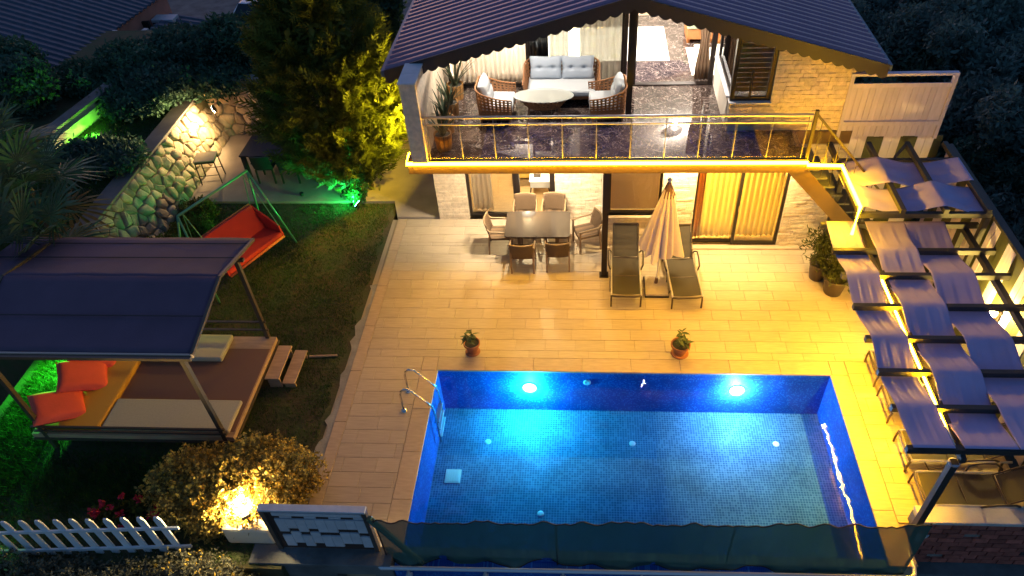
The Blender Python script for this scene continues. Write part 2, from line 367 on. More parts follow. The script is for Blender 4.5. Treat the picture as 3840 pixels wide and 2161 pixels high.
# concrete foot wall below the gate, and brick wall to the right
t = thing('retaining_wall', 'dark concrete retaining wall with a black opening below the white gate', 'wall', (-1.2, -3.9, -2.5))
MB().box(-2.4, -1.05, -4.05, -3.84, -2.5, -.06).box(-1.05, -.42, -4.05, -3.84, -.33, -.06).box(-.42, -.12, -4.05, -3.84, -2.5, -.06).build('wall', m_dconc, t)
MB().box(-2.4, -.12, -4.08, -3.75, -.06, .012).build('cap', m_dconc, t, bevel=.01)
MB().box(-2.75, -2.4, -4.6, -3.9, -2.5, -.5).build('buttress', m_dconc, t)
m_brick = mat('red_brick', (.36, .10, .075), .85, var=.35, scale=9, bump=.35, bscale=60, rnd=.35)
m_mortar = mat('mortar', (.22, .21, .20), .9, var=.3, scale=6, bump=.4, bscale=40)
t = thing('brick_parapet', 'unplastered red brick parapet with a smooth plaster cap', 'wall', (9.1, -3.1, -2.5))
MB().box(8.1, 10.6, -3.235, -3.02, -2.5, .26).build('wall_core', m_mortar, t)
MB().box(8.12, 10.6, -3.28, -2.98, .26, .33).build('cap', mat('plaster_cap', (.50, .46, .46), .7, var=.2, scale=3, bump=.2, bscale=20), t, bevel=.012)
MB().box(8.0, 10.6, -3.5, -3.235, -2.5, -.95).build('footing_ledge', m_dconc, t, bevel=.02)
bm_ = [MB().box(-.5, .5, -.5, .5, -.5, .5).mesh('brick', m_brick)]
for r in range(9):
    x = 8.12 - (r % 2) * .1
    while x < 10.5:
        l = .26
        if rg.random() > .04: o = link_mesh('brick', bm_[0], t); o.location = Vector((x + l / 2, -3.245 + rg.uniform(-.006, .006),   .195 - r * .132)) - t.location; o.scale = (l - rg.uniform(.008, .02), .06, .116)
        x += l + .005
MB().add([(8.22 + .17 * math.cos(a) * q, -3.281, -.12 + .15 * math.sin(a) * q) for a, q in [(i * .52, .8 + .25 * math.sin(i * 2.1)) for i in range(12)]] + [(8.22, -3.283, -.12)], [(i, (i + 1) % 12, 12) for i in range(12)]).build('mortar_smear', mat('pale_mortar', (.5, .5, .52), .9, bump=.5, bscale=50), t, solid=.01)

# rubble stone walls
m_stone = mat('rubble_stone', (.40, .30, .20), .8, var=.35, scale=6, bump=.5, bscale=22, rnd=.35)
def clip(poly, n, c):          # keep the side of the line n.p <= c
    out = []
    for i, p in enumerate(poly):
        q = poly[(i + 1) % len(poly)]; dp = n[0] * p[0] + n[1] * p[1] - c; dq = n[0] * q[0] + n[1] * q[1] - c
        if dp <= 0: out.append(p)
        if dp * dq < 0: k = dp / (dp - dq); out.append((p[0] + (q[0] - p[0]) * k, p[1] + (q[1] - p[1]) * k))
    return out
def stone_face(parent, P0, U, Vv, lu, lv, n_u, n_v, seed):      # irregular fitted stones, dark joints between
    q = random.Random(seed); U = Vector(U).normalized(); Vv = Vector(Vv).normalized(); Nn = U.cross(Vv).normalized()
    M3 = Matrix((U, Vv, Nn)).transposed().to_4x4(); pts = []
    for j in range(n_v):
        for i in range(n_u + 1): pts.append(((i + .5 * (j % 2) + q.uniform(-.38, .38)) * lu / n_u, (j + .5 + q.uniform(-.36, .36)) * lv / n_v))
    for i, p in enumerate(pts):
        poly = [(0, 0), (lu, 0), (lu, lv), (0, lv)]
        for k, r in enumerate(pts):
            if k != i and abs(r[0] - p[0]) < 1.2 and poly:
                n = (r[0] - p[0], r[1] - p[1]); poly = clip(poly, n, (n[0] * (r[0] + p[0]) + n[1] * (r[1] + p[1])) / 2)
        if len(poly) < 3: continue
        cx = sum(a[0] for a in poly) / len(poly); cy_ = sum(a[1] for a in poly) / len(poly); n = len(poly); h = q.uniform(.05, .13); tx, ty = q.uniform(-.25, .25), q.uniform(-.25, .25); V = []
        for sc_, hh in ((.93, -.03), (.92, .45), (.80, .85), (.45, 1.0)):
            for (a, c) in poly: dx, dy = (a - cx) * sc_ * q.uniform(.96, 1.02), (c - cy_) * sc_ * q.uniform(.96, 1.02); V.append((dx, dy, h * hh * q.uniform(.88, 1.1) + (dx * tx + dy * ty) * (hh > 0)))
        F = [(r * n + k, r * n + (k + 1) % n, r * n + n + (k + 1) % n, r * n + n + k) for r in range(3) for k in range(n)] + [tuple(range(3 * n, 4 * n))]
        o = link_mesh('stone', MB().add(V, F).mesh('stone', m_stone, smooth=q.random() < .5), parent)
        o.matrix_local = Matrix.Translation(Vector(P0) + U * cx + Vv * cy_ - parent.location) @ M3
t = thing('rubble_wall', 'sloping rubble stone wall lit by a warm spotlight beside the lawn', 'stone wall', (-7.8, 4, 0))
MB().prism([(-7.42, 0), (-8.02, 1.2), (-8.2, 1.2), (-8.3, -.1), (-7.42, -.1)], 'y', .6, 8.84).build('wall_core', m_mortar, t)
stone_face(t, (-7.42, .6, 0), (0, 1, 0), (-.6, 0, 1.2), 8.25, 1.36, 30, 5, 1)
MB().prism([(-7.98, 1.2), (-8.42, 1.2), (-8.42, 1.29), (-7.98, 1.29)], 'y', .55, 8.84).build('cap', mat('wall_cap', (.16, .14, .13), .85, var=.3, scale=2, bump=.2), t, bevel=.01)
t = thing('rubble_wall', 'rubble stone wall across the back of the dark dining terrace', 'stone wall', (-5, 9, 0))
MB().box(-7.9, -1.4, 8.85, 9.15, -.02, 1.75).build('wall_core', m_mortar, t)
stone_face(t, (-7.75, 8.85, .04), (1, 0, 0), (0, 0, 1), 6.3, 1.65, 21, 5, 2)
t = thing('garden_wall', 'low rendered wall glowing green on the upper garden', 'wall', (-10.6, 7, 1.2))
MB().bar((-10.85, 5.0, 1.35), (-10.3, 8.7, 1.35), .25, .32).build('wall', mat('render', (.55, .6, .4), .8, var=.35, scale=3, bump=.2), t)
MB().bar((-10.86, 4.95, 1.70), (-10.29, 8.75, 1.70), .33, .07).build('coping', m_dconc, t)
# ================================================================ house
m_plas = mat('plaster', (.62, .55, .47), .8, var=.1, scale=2, bump=.15, bscale=30)
m_clad = mat('split_stone', (.66, .53, .39), .8, var=.22, scale=11, bump=.7, bscale=35, rnd=.13)
m_clback = mat('cladding_joint', (.33, .27, .20), .9)
m_frame = mat('bronze_frame', (.028, .02, .018), .35, metal=.5)
m_slab = mat('slab_fascia', (.13, .075, .03), .6, var=.1, scale=3)
m_roof = mat('metal_roof', (.29, .165, .26), .42, metal=.25, var=.10, scale=1.5, spec=.4)
m_fascia = mat('dark_fascia', (.028, .02, .022), .5)
m_ceil = mat('ceiling', (.75, .73, .70), .9)
m_glass = glassy('window_glass', (.93, .93, .90), 1.45)
m_in = mat('interior_wall', (.68, .60, .45), .8)
def marble():
    m = mat('emperador_marble', (.10, .07, .06), .025); t = m.node_tree; N = t.nodes; L = t.links; b = N['Principled BSDF']
    g = N.new('ShaderNodeNewGeometry'); oi = N.new('ShaderNodeObjectInfo'); ad = N.new('ShaderNodeVectorMath'); ad.operation = 'ADD'
    sc_ = N.new('ShaderNodeVectorMath'); sc_.operation = 'SCALE'; sc_.inputs[0].default_value = (13, 7, 5); L.new(oi.outputs['Random'], sc_.inputs['Scale'])
    L.new(g.outputs['Position'], ad.inputs[0]); L.new(sc_.outputs[0], ad.inputs[1]); prev = None
    for s, wd, a in ((2.6, .014, .9), (6.5, .012, .55), (13, .015, .35)):
        n = N.new('ShaderNodeTexNoise'); n.inputs['Scale'].default_value = s; n.inputs['Detail'].default_value = 8; n.inputs['Distortion'].default_value = 1.6; L.new(ad.outputs[0], n.inputs['Vector'])
        sb = N.new('ShaderNodeMath'); sb.operation = 'SUBTRACT'; sb.inputs[1].default_value = .5; L.new(n.outputs[0], sb.inputs[0])
        ab = N.new('ShaderNodeMath'); ab.operation = 'ABSOLUTE'; L.new(sb.outputs[0], ab.inputs[0])
        mr = N.new('ShaderNodeMapRange'); mr.inputs[1].default_value = 0; mr.inputs[2].default_value = wd; mr.inputs[3].default_value = a; mr.inputs[4].default_value = 0; L.new(ab.outputs[0], mr.inputs[0])
        if prev:
            mx = N.new('ShaderNodeMath'); mx.operation = 'MAXIMUM'; L.new(prev, mx.inputs[0]); L.new(mr.outputs[0], mx.inputs[1]); prev = mx.outputs[0]
        else: prev = mr.outputs[0]
    n = N.new('ShaderNodeTexNoise'); n.inputs['Scale'].default_value = 2.5; n.inputs['Detail'].default_value = 6; L.new(ad.outputs[0], n.inputs['Vector'])
    rp = N.new('ShaderNodeValToRGB'); L.new(n.outputs[0], rp.inputs[0]); rp.color_ramp.elements[0].position = .3; rp.color_ramp.elements[1].position = .72
    rp.color_ramp.elements[0].color = (.018, .012, .011, 1); rp.color_ramp.elements[1].color = (.075, .05, .044, 1)
    mx = N.new('ShaderNodeMix'); mx.data_type = 'RGBA'; L.new(prev, mx.inputs[0]); L.new(rp.outputs[0], mx.inputs[6]); mx.inputs[7].default_value = (.34, .28, .25, 1)
    L.new(mx.outputs[2], b.inputs['Base Color']); return m
m_marble = marble()

house = thing('house', 'two storey villa with stone cladding, marble balcony and ribbed purple brown roof', 'house', (3.7, 4.5, 0))
def ridge_z(x): return 5.90 - abs(x - 3.75) * .285
def H(name, mb, m, parent=None, **k): return mb.build(name, m, parent or house, **k)
ZB = 3.05
# walls of the ground floor
w_l = H('recessed_wall', MB().box(-.68, .06, 4.86, 5.06, .0, 2.74).box(2.17, 3.27, 4.86, 5.06, 0, 2.74).box(.06, 2.17, 4.86, 5.06, 2.25, 2.74), m_clback)
w_r = H('front_wall', MB().box(3.27, 3.40, 3.82, 4.02, 0, 2.74).box(3.40, 4.55, 3.82, 4.02, 0, .90).box(4.55, 5.28, 3.82, 4.02, 0, 2.74).box(7.24, 8.24, 3.82, 4.02, 0, 2.74).box(3.40, 4.55, 3.82, 4.02, 2.25, 2.74).box(5.28, 7.24, 3.82, 4.02, 2.25, 2.74), m_clback)
H('side_wall', MB().box(3.27, 3.40, 4.02, 4.86, 0, 2.74).box(-.68, -.48, 5.06, 10.5, 0, 2.74).box(8.04, 8.24, 4.02, 10.5, 0, 2.74), m_plas)
H('inner_floor', MB().box(-.48, 8.04, 5.06, 10.5, -.3, .02).box(3.4, 8.04, 4.02, 5.06, -.3, .02), mat('wood_floor', (.34, .22, .10), .45, var=.2, scale=4, stretch=(1, 8, 1)))
H('inner_wall', MB().box(-.48, 8.04, 8.3, 8.45, .02, 2.74).box(3.1, 3.25, 5.07, 8.3, .02, 2.73), m_in)
H('patio_slab_edge', MB().box(3.27, 8.24, 3.70, 3.82, -.02, .05), m_cope, bevel=.008)
# slab, balcony floor
H('balcony_slab', MB().prism([(-.62, 2.75), (7.13, 2.75), (7.13, 3.8), (8.24, 3.8), (8.24, 10.5), (-.62, 10.5)], 'z', 2.74, 3.03), m_slab)
fl = H('balcony_floor', MB().prism([(-.5, 2.82), (7.1, 2.82), (7.1, 3.9), (7.95, 3.9), (7.95, 10.4), (-.5, 10.4)], 'z', 3.028, 3.042), m_grout)
mtile = {}
def floor_tile(x0, x1, y0, y1):
    k = (round(x1 - x0, 3), round(y1 - y0, 3))
    if k not in mtile: mtile[k] = MB().box(0.001, k[0] - .001, .001, k[1] - .001, 0, .01).mesh('floor_tile', m_marble)
    link_mesh('floor_tile', mtile[k], fl, Vector((x0, y0, 3.042)) - house.location)
for j in range(6):
    y0, y1 = 2.82 + j * 1.2, min(2.82 + (j + 1) * 1.2, 9.6)
    for i in range(10):
        x0 = -.2 + i * .8; x1 = min(x0 + .8, 7.1 if j == 0 else 7.95)
        if x1 > x0 + .05: floor_tile(x0, x1, y0, y1)
# parapet wall at the left of the balcony, upper walls
w_p = H('parapet_wall', MB().box(-.50, -.20, 2.70, 3.49, 3.031, 4.70).box(-.50, -.20, 3.49, 10.4, 3.031, 4.55), m_clad)
for k in range(2): H('parapet_cap', MB().box(-.52, -.18, 2.68 + k * .41, 3.085 + k * .41, 4.70, 4.735), mat('cap_tile', (.55, .55, .58), .6, var=.1, scale=6), bevel=.004)
MB().box(-.62, 0, 4, 5, 2, 3)
xs = (5.72, 6.50, 8.0)
w_u = H('wing_wall', MB().prism([(5.72, ZB), (6.5, ZB), (6.5, 3.66), (5.72, 3.66)], 'y', 3.82, 4.0).prism([(6.5, ZB), (8.0, ZB), (8.0, ridge_z(8.0) - .12), (6.5, ridge_z(6.5) - .12)], 'y', 3.82, 4.0), m_clback)
H('wing_side_wall', MB().box(5.70, 5.88, 4.0, 5.78, ZB, 3.70).box(7.85, 8.05, 4.0, 10.4, ZB, 4.5), m_plas)
H('wing_sill', MB().box(5.66, 5.9, 3.98, 5.78, 3.70, 3.73).box(5.70, 6.52, 3.76, 3.98, 3.66, 3.69), mat('sill', (.6, .58, .6), .4), bevel=.005)
H('upper_back_wall', MB().box(-.2, 8.0, 10.2, 10.4, ZB, 4.6), m_plas)
H('upper_ceiling', MB().add([(-.5, 5.9, ridge_z(-.5) - .16), (3.75, 5.9, ridge_z(3.75) - .16), (3.75, 10.4, ridge_z(3.75) - .16), (-.5, 10.4, ridge_z(-.5) - .16), (8.0, 5.9, ridge_z(8) - .16), (8.0, 10.4, ridge_z(8) - .16)], [(0, 1, 2, 3), (1, 4, 5, 2)]), m_ceil, solid=.04)
# cladding: every course piece its own object up to 300, the rest one part
pieces = []
def clad(wall, O, U, wd, z0, z1, bl, bh, n, holes=(), top=None, seed=0):
    q = random.Random(seed); O = Vector(O); U = Vector(U); r = 0; z = z0
    while z < z1 - .01:
        h = min(bh, z1 - z); x = -q.uniform(0, bl)
        while x < wd:
            l = bl * q.uniform(.55, 1.35); a, b = max(x, 0), min(x + l, wd)
            for (h0, h1, hz0, hz1) in holes:
                if z + h > hz0 + .01 and z < hz1 - .01:
                    if a < h0 < b and b < h1: b = h0
                    elif h0 < a < h1 < b: a = h1
                    elif a < h0 and b > h1: b = h0
                    elif a >= h0 and b <= h1: b = a
            if b - a > .03 and not (top and z + h > top(O.x + U.x * (a + b) / 2)): pieces.append((n, wall, O + U * (a + b) / 2, U, z + h / 2, b - a, h, q.uniform(.012, .034)))
            x += l
        z += h
Ux, Uy = (1, 0, 0), (0, 1, 0)
clad(w_u, (5.72, 3.82, 0), Ux, 2.28, ZB, 5.3, .27, .088, 0, ((0, .78, 3.64, 6),), lambda x: ridge_z(x) - .10, 11)
clad(w_r, (3.27, 3.82, 0), Ux, 4.97, .05, 2.72, .30, .085, 1, ((.13, 1.28, .90, 2.25), (2.01, 3.97, 0, 2.25)), None, 12)
clad(w_l, (-.68, 4.86, 0), Ux, 3.95, .0, 2.72, .28, .085, 2, ((.74, 2.85, 0, 2.25),), None, 13)
bme = []
for i in range(4):
    q = random.Random(40 + i); b = MB(); n = 4; V = []
    for ix in range(4):
        for iz in range(3): V.append((-.5 + ix / 3, -.5 if False else -1 + q.uniform(0, .45), -.5 + iz / 2))
    F = [(ix * 3 + iz, (ix + 1) * 3 + iz, (ix + 1) * 3 + iz + 1, ix * 3 + iz + 1) for ix in range(3) for iz in range(2)]
    o = len(V); V += [(-.5, .2, -.5), (.5, .2, -.5), (.5, .2, .5), (-.5, .2, .5)]
    F += [(0, o, o + 1, 9, 6, 3), (2, 5, 8, 11, o + 2, o + 3), (0, 1, 2, o + 3, o), (9, o + 1, o + 2, 11, 10)]
    bme.append(b.add(V, F).mesh('stone_strip', m_clad))
pieces.sort(key=lambda p: (p[0], -p[5]))
keep = {0: 130, 1: 110, 2: 60}; cnt = {0: 0, 1: 0, 2: 0}; rest = {}
for p in pieces:
    n, wall, P, U, z, l, h, d = p
    if cnt[n] < keep[n]:
        cnt[n] += 1; o = link_mesh('stone_strip', bme[random.randrange(4)], wall); o.location = Vector((P.x, P.y, z)) - house.location; o.scale = (l - .006, d, h - .006)
    else: rest.setdefault(wall.name, (wall, MB()))[1].box(P.x - l / 2 + .003, P.x + l / 2 - .003, P.y - d * .8, P.y, z - h / 2 + .003, z + h / 2 - .003)
for k, (wall, b) in rest.items(): tag(b.build('stone_strips', m_clad, wall), kind='stuff')
# roof
def roof(x0, x1):
    prof = []; n = 34; per = .22; y = 3.50
    for i in range(n):
        for dy, dz in ((0, 0), (.10, 0), (.12, .05), (.18, .05), (.20, 0)): prof.append((y + i * per + dy, dz))
    b = MB(); V = []; F = []
    for x in (x0, x1):
        for (yy, dz) in prof: V.append((x, yy, ridge_z(x) + dz))
    m_ = len(prof); F = [(i, i + 1, m_ + i + 1, m_ + i) for i in range(m_ - 1)]
    return b.add(V, F)
for x0, x1 in ((-.95, 3.75), (8.45, 3.75)): H('roof_slope', roof(x0, x1), m_roof, solid=.012)
H('ridge_cap', MB().prism([(3.55, ridge_z(3.55) + .045), (3.75, 5.97), (3.95, ridge_z(3.95) + .045), (3.95, ridge_z(3.95) + .06), (3.75, 5.99), (3.55, ridge_z(3.55) + .06)], 'y', 3.49, 11), m_roof)
for gx in (-1.02, 8.43): H('gutter', MB().box(gx, gx + .08, 3.5, 11, ridge_z(-.95) - .10, ridge_z(-.95) + .02), mat('gutter_metal', (.07, .10, .18), .4, metal=.3))
def scallop(x0, x1):
    n = 22; poly = [(x0, ridge_z(x0) + .03)]; poly2 = []; w_ = (x1 - x0) / n
    for i in range(n):
        for k in range(6):
            x = x0 + (i + k / 6) * w_; poly2.append((x, ridge_z(x) - .20 - .055 * math.sin(math.pi * k / 6)))
    poly2.append((x1, ridge_z(x1) - .2)); return poly + poly2 + [(x1, ridge_z(x1) + .03)]
for x0, x1 in ((-.95, 3.75), (3.75, 8.45)):
    p = scallop(x0, x1); b = MB(); n = len(p)
    # strips so that the concave lower edge stays valid
    low = p[1:-1]
    for a, c in zip(low, low[1:]):
        b.add([(a[0], 3.49, a[1]), (c[0], 3.49, c[1]), (c[0], 3.49, ridge_z(c[0]) + .03), (a[0], 3.49, ridge_z(a[0]) + .03)], [(0, 1, 2, 3)])
    H('scalloped_fascia', b, m_fascia, solid=.025)
H('rafter_soffit', MB().add([(-.95, 3.52, ridge_z(-.95) - .03), (3.75, 3.52, 5.87), (3.75, 5.8, 5.87), (-.95, 5.8, ridge_z(-.95) - .03), (8.45, 3.52, ridge_z(8.45) - .03), (8.45, 5.8, ridge_z(8.45) - .03)], [(0, 1, 2, 3), (1, 4, 5, 2)]), mat('soffit_wood', (.30, .20, .12), .7), solid=.03)
H('column', MB().box(3.72, 3.84, 4.40, 4.52, ZB, 5.78), m_frame)
H('column', MB().box(3.25, 3.37, 2.76, 2.88, 0, 2.74).box(3.21, 3.41, 2.72, 2.92, 0, .015), m_frame)

# glazing
def frame_rect(x0, x1, z0, z1, y, wd=.06, d=.07):
    return MB().box(x0, x0 + wd, y - d / 2, y + d / 2, z0, z1).box(x1 - wd, x1, y - d / 2, y + d / 2, z0, z1).box(x0 + wd, x1 - wd, y - d / 2, y + d / 2, z0, z0 + wd).box(x0 + wd, x1 - wd, y - d / 2, y + d / 2, z1 - wd, z1)
def sash(name, x0, x1, z0, z1, y, wd=.06, handle=None):
    f = H(name, frame_rect(x0, x1, z0, z1, y, wd), m_frame)
    H('pane', MB().box(x0 + wd, x1 - wd, y - .004, y + .004, z0 + wd, z1 - wd), m_glass, f)
    if handle: H('handle', MB().box(handle - .012, handle + .012, y - .075, y - .036, z0 + .95, z0 + 1.12), m_chrome, f, bevel=.004)
    return f
sash('sliding_door', .06, 1.24, .04, 2.25, 4.98, .07)
H('door_frame', MB().box(1.24, 1.33, 4.90, 5.04, .04, 2.25).box(2.05, 2.17, 4.88, 5.06, .04, 2.25).box(1.33, 2.05, 4.90, 5.04, .02, .06), m_frame)
sash('window', 3.40, 4.55, .90, 2.25, 3.93, .05)
H('window_sill', MB().box(3.36, 4.59, 3.74, 3.9, .86, .90), m_cope, bevel=.006)
sash('sliding_door', 5.28, 6.30, .05, 2.25, 3.95, .06); sash('sliding_door', 6.22, 7.24, .05, 2.25, 3.88, .06, 6.27)
sash('wing_window', 5.72, 6.50, 3.69, 5.05, 3.89, .075)
H('wing_window_muntin', MB().box(6.08, 6.12, 3.87, 3.91, 3.765, 4.3), m_frame)
f = H('side_window', MB().box(5.74, 5.80, 4.0, 4.08, 3.73, 5.1).box(5.74, 5.80, 5.68, 5.78, 3.73, 5.1).box(5.74, 5.80, 4.08, 5.68, 3.73, 3.78), m_frame)
H('pane', MB().box(5.766, 5.774, 4.08, 5.68, 3.78, 5.0), m_glass, f)
H('door_frame', MB().box(-.2, 5.7, 5.74, 5.88, 3.052, 3.08).box(3.70, 3.78, 5.76, 5.86, 3.08, 5.5).box(3.90, 3.98, 5.76, 5.86, 3.08, 5.4).box(5.58, 5.68, 5.76, 5.86, 3.08, 5.2), m_frame)
f = sash('balcony_door', -.19, 1.62, 3.08, 4.55, 5.80, .05); f = sash('balcony_door', 1.62, 3.70, 3.08, 5.0, 5.83, .05)

# balcony railing
t = thing('balcony_railing', 'stainless balcony railing with clear glass panels', 'railing', (3.2, 2.82, ZB))
m_ss = mat('stainless', (.52, .48, .54), .5, metal=.7)
m_rglass = glassy('rail_glass', (.90, .84, .80), 1.5)
MB().tube([(-.42, 2.80, 3.97), (7.06, 2.80, 3.97)], .028, 10).build('top_rail', m_ss, t, smooth=True)
MB().tube([(-.42, 2.80, 3.82), (7.06, 2.80, 3.82)], .018, 8).build('middle_rail', m_ss, t, smooth=True)
nP = 11
for k in range(nP + 1):
    x = -.15 + k * 7.15 / nP; MB().tube([(x, 2.80, 3.045), (x, 2.80, 3.97)], .009, 8).build('baluster', mat('brushed_post', (.22, .19, .19), .5, metal=.6), t)
    if k < nP: MB().box(x + .03, x + 7.15 / nP - .03, 2.796, 2.804, 3.07, 3.78).build('glass_panel', m_rglass, t)

# light strip along slab edge, landing beam and small pergola
AMB = (1.0, .52, .005)
m_led = emitter('led_amber', AMB, 30)
def strip(name, lab, pts, r=.034, m=m_led):
    t = thing(name, lab, 'light strip', pts[0], group='amber light strips')
    MB().tube(pts, r, 6).build('diffuser', m, t)
    return t
t = strip('led_strip', 'bright amber light strip along the balcony edge and stair landing', [(-.64, 3.1, 2.99), (-.64, 2.73, 2.99), (7.145, 2.725, 2.985), (7.145, 2.73, 2.93), (7.80, 2.73, 2.91), (7.80, 1.42, 2.91), (7.79, 1.40, 2.30)])
MB().box(-.63, 7.13, 2.728, 2.749, 2.965, 2.972).build('channel', m_ss, t)

# stair
t = thing('outdoor_stair', 'metal stair with scrolled railing dropping from the right end of the balcony', 'stairs', (8.0, 3.2, 0))
m_iron = mat('wrought_iron', (.05, .035, .025), .5, metal=.4)
for y in (2.80, 3.66): MB().bar((6.95, y, 2.82), (9.35, y, .25), .06, .30).build('stringer', m_slab if y < 3 else m_iron, t)
for k in range(12): MB().box(7.15 + k * .19, 7.44 + k * .19, 2.84, 3.63, 2.72 - k * .205, 2.76 - k * .205).build('tread', m_dconc, t)
MB().bar((7.12, 2.82, 3.98), (9.2, 2.82, 1.72), .04, .04).build('handrail', m_iron, t)
MB().box(7.09, 7.15, 2.79, 2.85, 2.9, 4.05).build('newel_post', m_iron, t)
for k in range(7):
    x = 7.26 + k * .21; zt = 3.98 - (x - 7.12) * 1.087; b = MB().tube([(x, 2.82, zt - 1.0), (x, 2.82, zt)], .007, 5)
    if k % 2 == 0:
        zc = zt - .35; b.tube([(x, 2.82, zc - .12), (x + .06, 2.82, zc), (x, 2.82, zc + .12), (x - .06, 2.82, zc), (x, 2.82, zc - .12)], .006, 5)
    else:
        for s in (-1, 1): b.tube([(x + s * .045 * math.sin(a * .9), 2.82, zt - .62 + .09 * math.cos(a)) for a in [i * .5 for i in range(12)]], .005, 5)
    b.build('baluster', m_iron, t)
MB().bar((7.13, 2.78, 2.86), (7.85, 2.78, 2.86), .07, .1).build('landing_beam', m_slab, t)

# ceiling lights (balcony, living room, under the slab, inside)
m_bulb = emitter('bulb_white', (1, .93, .82), 30)
def downlight(x, y, z, p, col, lab, size=.05, tilt=(0, 0, -1), spot=R(130)):
    t = thing('ceiling_light', lab, 'ceiling light', (x, y, z))
    MB().lathe([(.05, 0), (.075, -.004), (.08, -.012), (.05, -.012)], 16).build('trim', m_white, t, world=False)
    MB().lathe([(0, -.008), (.05, -.006)], 12).build('bulb', m_bulb, t, world=False)
    lamp('SPOT', 'lamp', t, (x, y, z - .03), p, col, size, aim(tilt), spot=spot, blend=.8); return t
WW = (1, .90, .76)
for i, x in enumerate((.6, 2.0, 4.6, 5.2)):
    downlight(x, 4.6 if i != 3 else 5.3, ridge_z(x) - .045, 40, WW, ('recessed balcony ceiling light above the left armchair', 'recessed balcony ceiling light above the oval table', 'recessed balcony ceiling light above the bare marble', 'recessed balcony ceiling light by the corner window')[i])
for i, (x, y) in enumerate(((1.4, 3.9), (2.3, 3.9), (1.8, 3.4))): downlight(x, y, 2.735, 78, (1, .84, .55), ('left', 'right', 'nearest')[i] + ' recessed light in the slab over the outdoor dining table', tilt=(-.25, .75, -1))
for i, (x, y) in enumerate(((4.9, 3.4), (6.6, 3.4))): downlight(x, y, 2.735, 100, (1, .74, .30), ('light in the slab beside the closed umbrella', 'light in the slab over the wide sliding doors')[i], tilt=(0, .55, -1))
for i, (x, y, z, p, c) in enumerate(((1.2, 7.3, ridge_z(1.2) - .2, 170, (1, .95, .84)), (5.2, 7.6, ridge_z(5.2) - .2, 100, (1, .93, .8)), (1.3, 6.8, 2.73, 90, (1, .80, .45)), (5.0, 6.0, 2.73, 420, (1, .66, .13)))):
    t = thing('ceiling_lamp', ('round lamp on the living room ceiling behind the sofa', 'round lamp on the living room ceiling behind the open door', 'lamp inside the room behind the dining table', 'lamp inside the curtained bedroom')[i], 'ceiling lamp', (x, y, z))
    MB().lathe([(.0, -.09), (.12, -.085), (.19, -.05), (.2, 0)], 20).build('shade', emitter('lampshade', (1, .93, .8), 1.2), t, world=False, smooth=True)
    lamp('POINT', 'lamp', t, (x, y, z - .22), p, c, .05)
t = thing('wall_lamp', 'amber lamp added on the side of the house to light the cypress', 'wall lamp', (-.75, 5.3, 2.35))  # lamp added on the unseen side wall to brighten the cypress
MB().box(-.79, -.68, 5.24, 5.36, 2.25, 2.45).build('housing', m_frame, t, bevel=.01); MB().box(-.80, -.792, 5.25, 5.35, 2.26, 2.44).build('lens', emitter('lens_amber', AMB, 25), t)
lamp('AREA', 'lamp', t, (-.83, 5.3, 2.35), 85, (1, .72, .03), .15, aim((-1, .25, .35)))
# ================================================================ curtains and inside things
def cloth_mat(name, col, tr): return mat(name, col, .9, trans=tr)
m_cw = cloth_mat('curtain_white', (.82, .76, .70), .5); m_cs = cloth_mat('curtain_cream', (.75, .68, .45), .55); m_cg = cloth_mat('curtain_grey', (.06, .06, .065), .2)
m_co = cloth_mat('curtain_ochre', (.50, .26, .08), .4); m_cbr = cloth_mat('curtain_brown', (.33, .22, .14), .3)
m_sheer = see_through('sheer', (.72, .68, .60), .62)
def curtain(lab, x0, x1, y, z0, z1, m, per=.14, amp=.035, waist=0):
    n = max(8, int((x1 - x0) / per * 6)); c = (x0 + x1) / 2; h = (x1 - x0) / 2
    def f(u, v):
        w_ = 1 - waist * math.exp(-((v - .45) / .16) ** 2)
        return (c + (2 * u - 1) * h * w_, y + amp * math.sin(u * (x1 - x0) / per * 6.283) * (.8 + .3 * (1 - v)) + .012 * math.sin(9 * u), z0 + (z1 - z0) * v)
    o = MB().grid(f, n, 6).build('curtain', m, smooth=True, solid=.004); return tag(o, lab, 'curtain')
curtain('wide pale pleated curtain behind the potted plants on the balcony', -.12, 1.62, 5.98, 3.06, 4.55, m_cw, .11, .03)
curtain('charcoal curtain panel behind the left end of the balcony sofa', 1.66, 2.06, 6.0, 3.06, 4.9, m_cg, .10, .03)
curtain('sheer grey curtain behind the right end of the balcony sofa', 2.75, 3.68, 5.99, 3.06, 5.1, m_sheer, .13, .03)
curtain('sheer grey curtain over the pale rug behind the sofa', 2.08, 2.5, 6.02, 3.06, 5.0, m_sheer, .12, .03)
curtain('brown curtain gathered at the right side of the open balcony door', 5.30, 5.62, 6.0, 3.06, 5.0, m_cbr, .08, .035, .45)
curtain('brown curtain gathered inside the corner window', 5.9, 6.15, 5.8, 3.08, 4.9, m_cbr, .08, .03, .4)
curtain('cream sheer curtain in the left pane of the wide sliding doors', 5.5, 6.30, 4.15, .06, 2.3, m_cs, .12)
curtain('cream sheer curtain in the right pane of the wide sliding doors', 6.28, 7.22, 4.17, .06, 2.3, m_cs, .12)
curtain('ochre drape at the left jamb of the wide sliding doors', 5.33, 5.52, 4.11, .06, 2.3, m_co, .07)
curtain('white curtain inside the left sliding door', .14, .62, 5.2, .06, 2.3, m_cw, .12)
t = thing('roller_blind', 'beige roller blind drawn down in the small window', 'blind', (3.98, 4.0, 2.2))
MB().box(3.45, 4.5, 3.985, 3.99, .98, 2.2).build('fabric', mat('blind', (.55, .45, .38), .9, trans=.25), t); MB().box(3.45, 4.5, 3.975, 4.0, .95, .98).build('bottom_bar', m_white, t); MB().tube([(3.45, 4.0, 2.21), (4.5, 4.0, 2.21)], .025).build('roller', m_white, t)
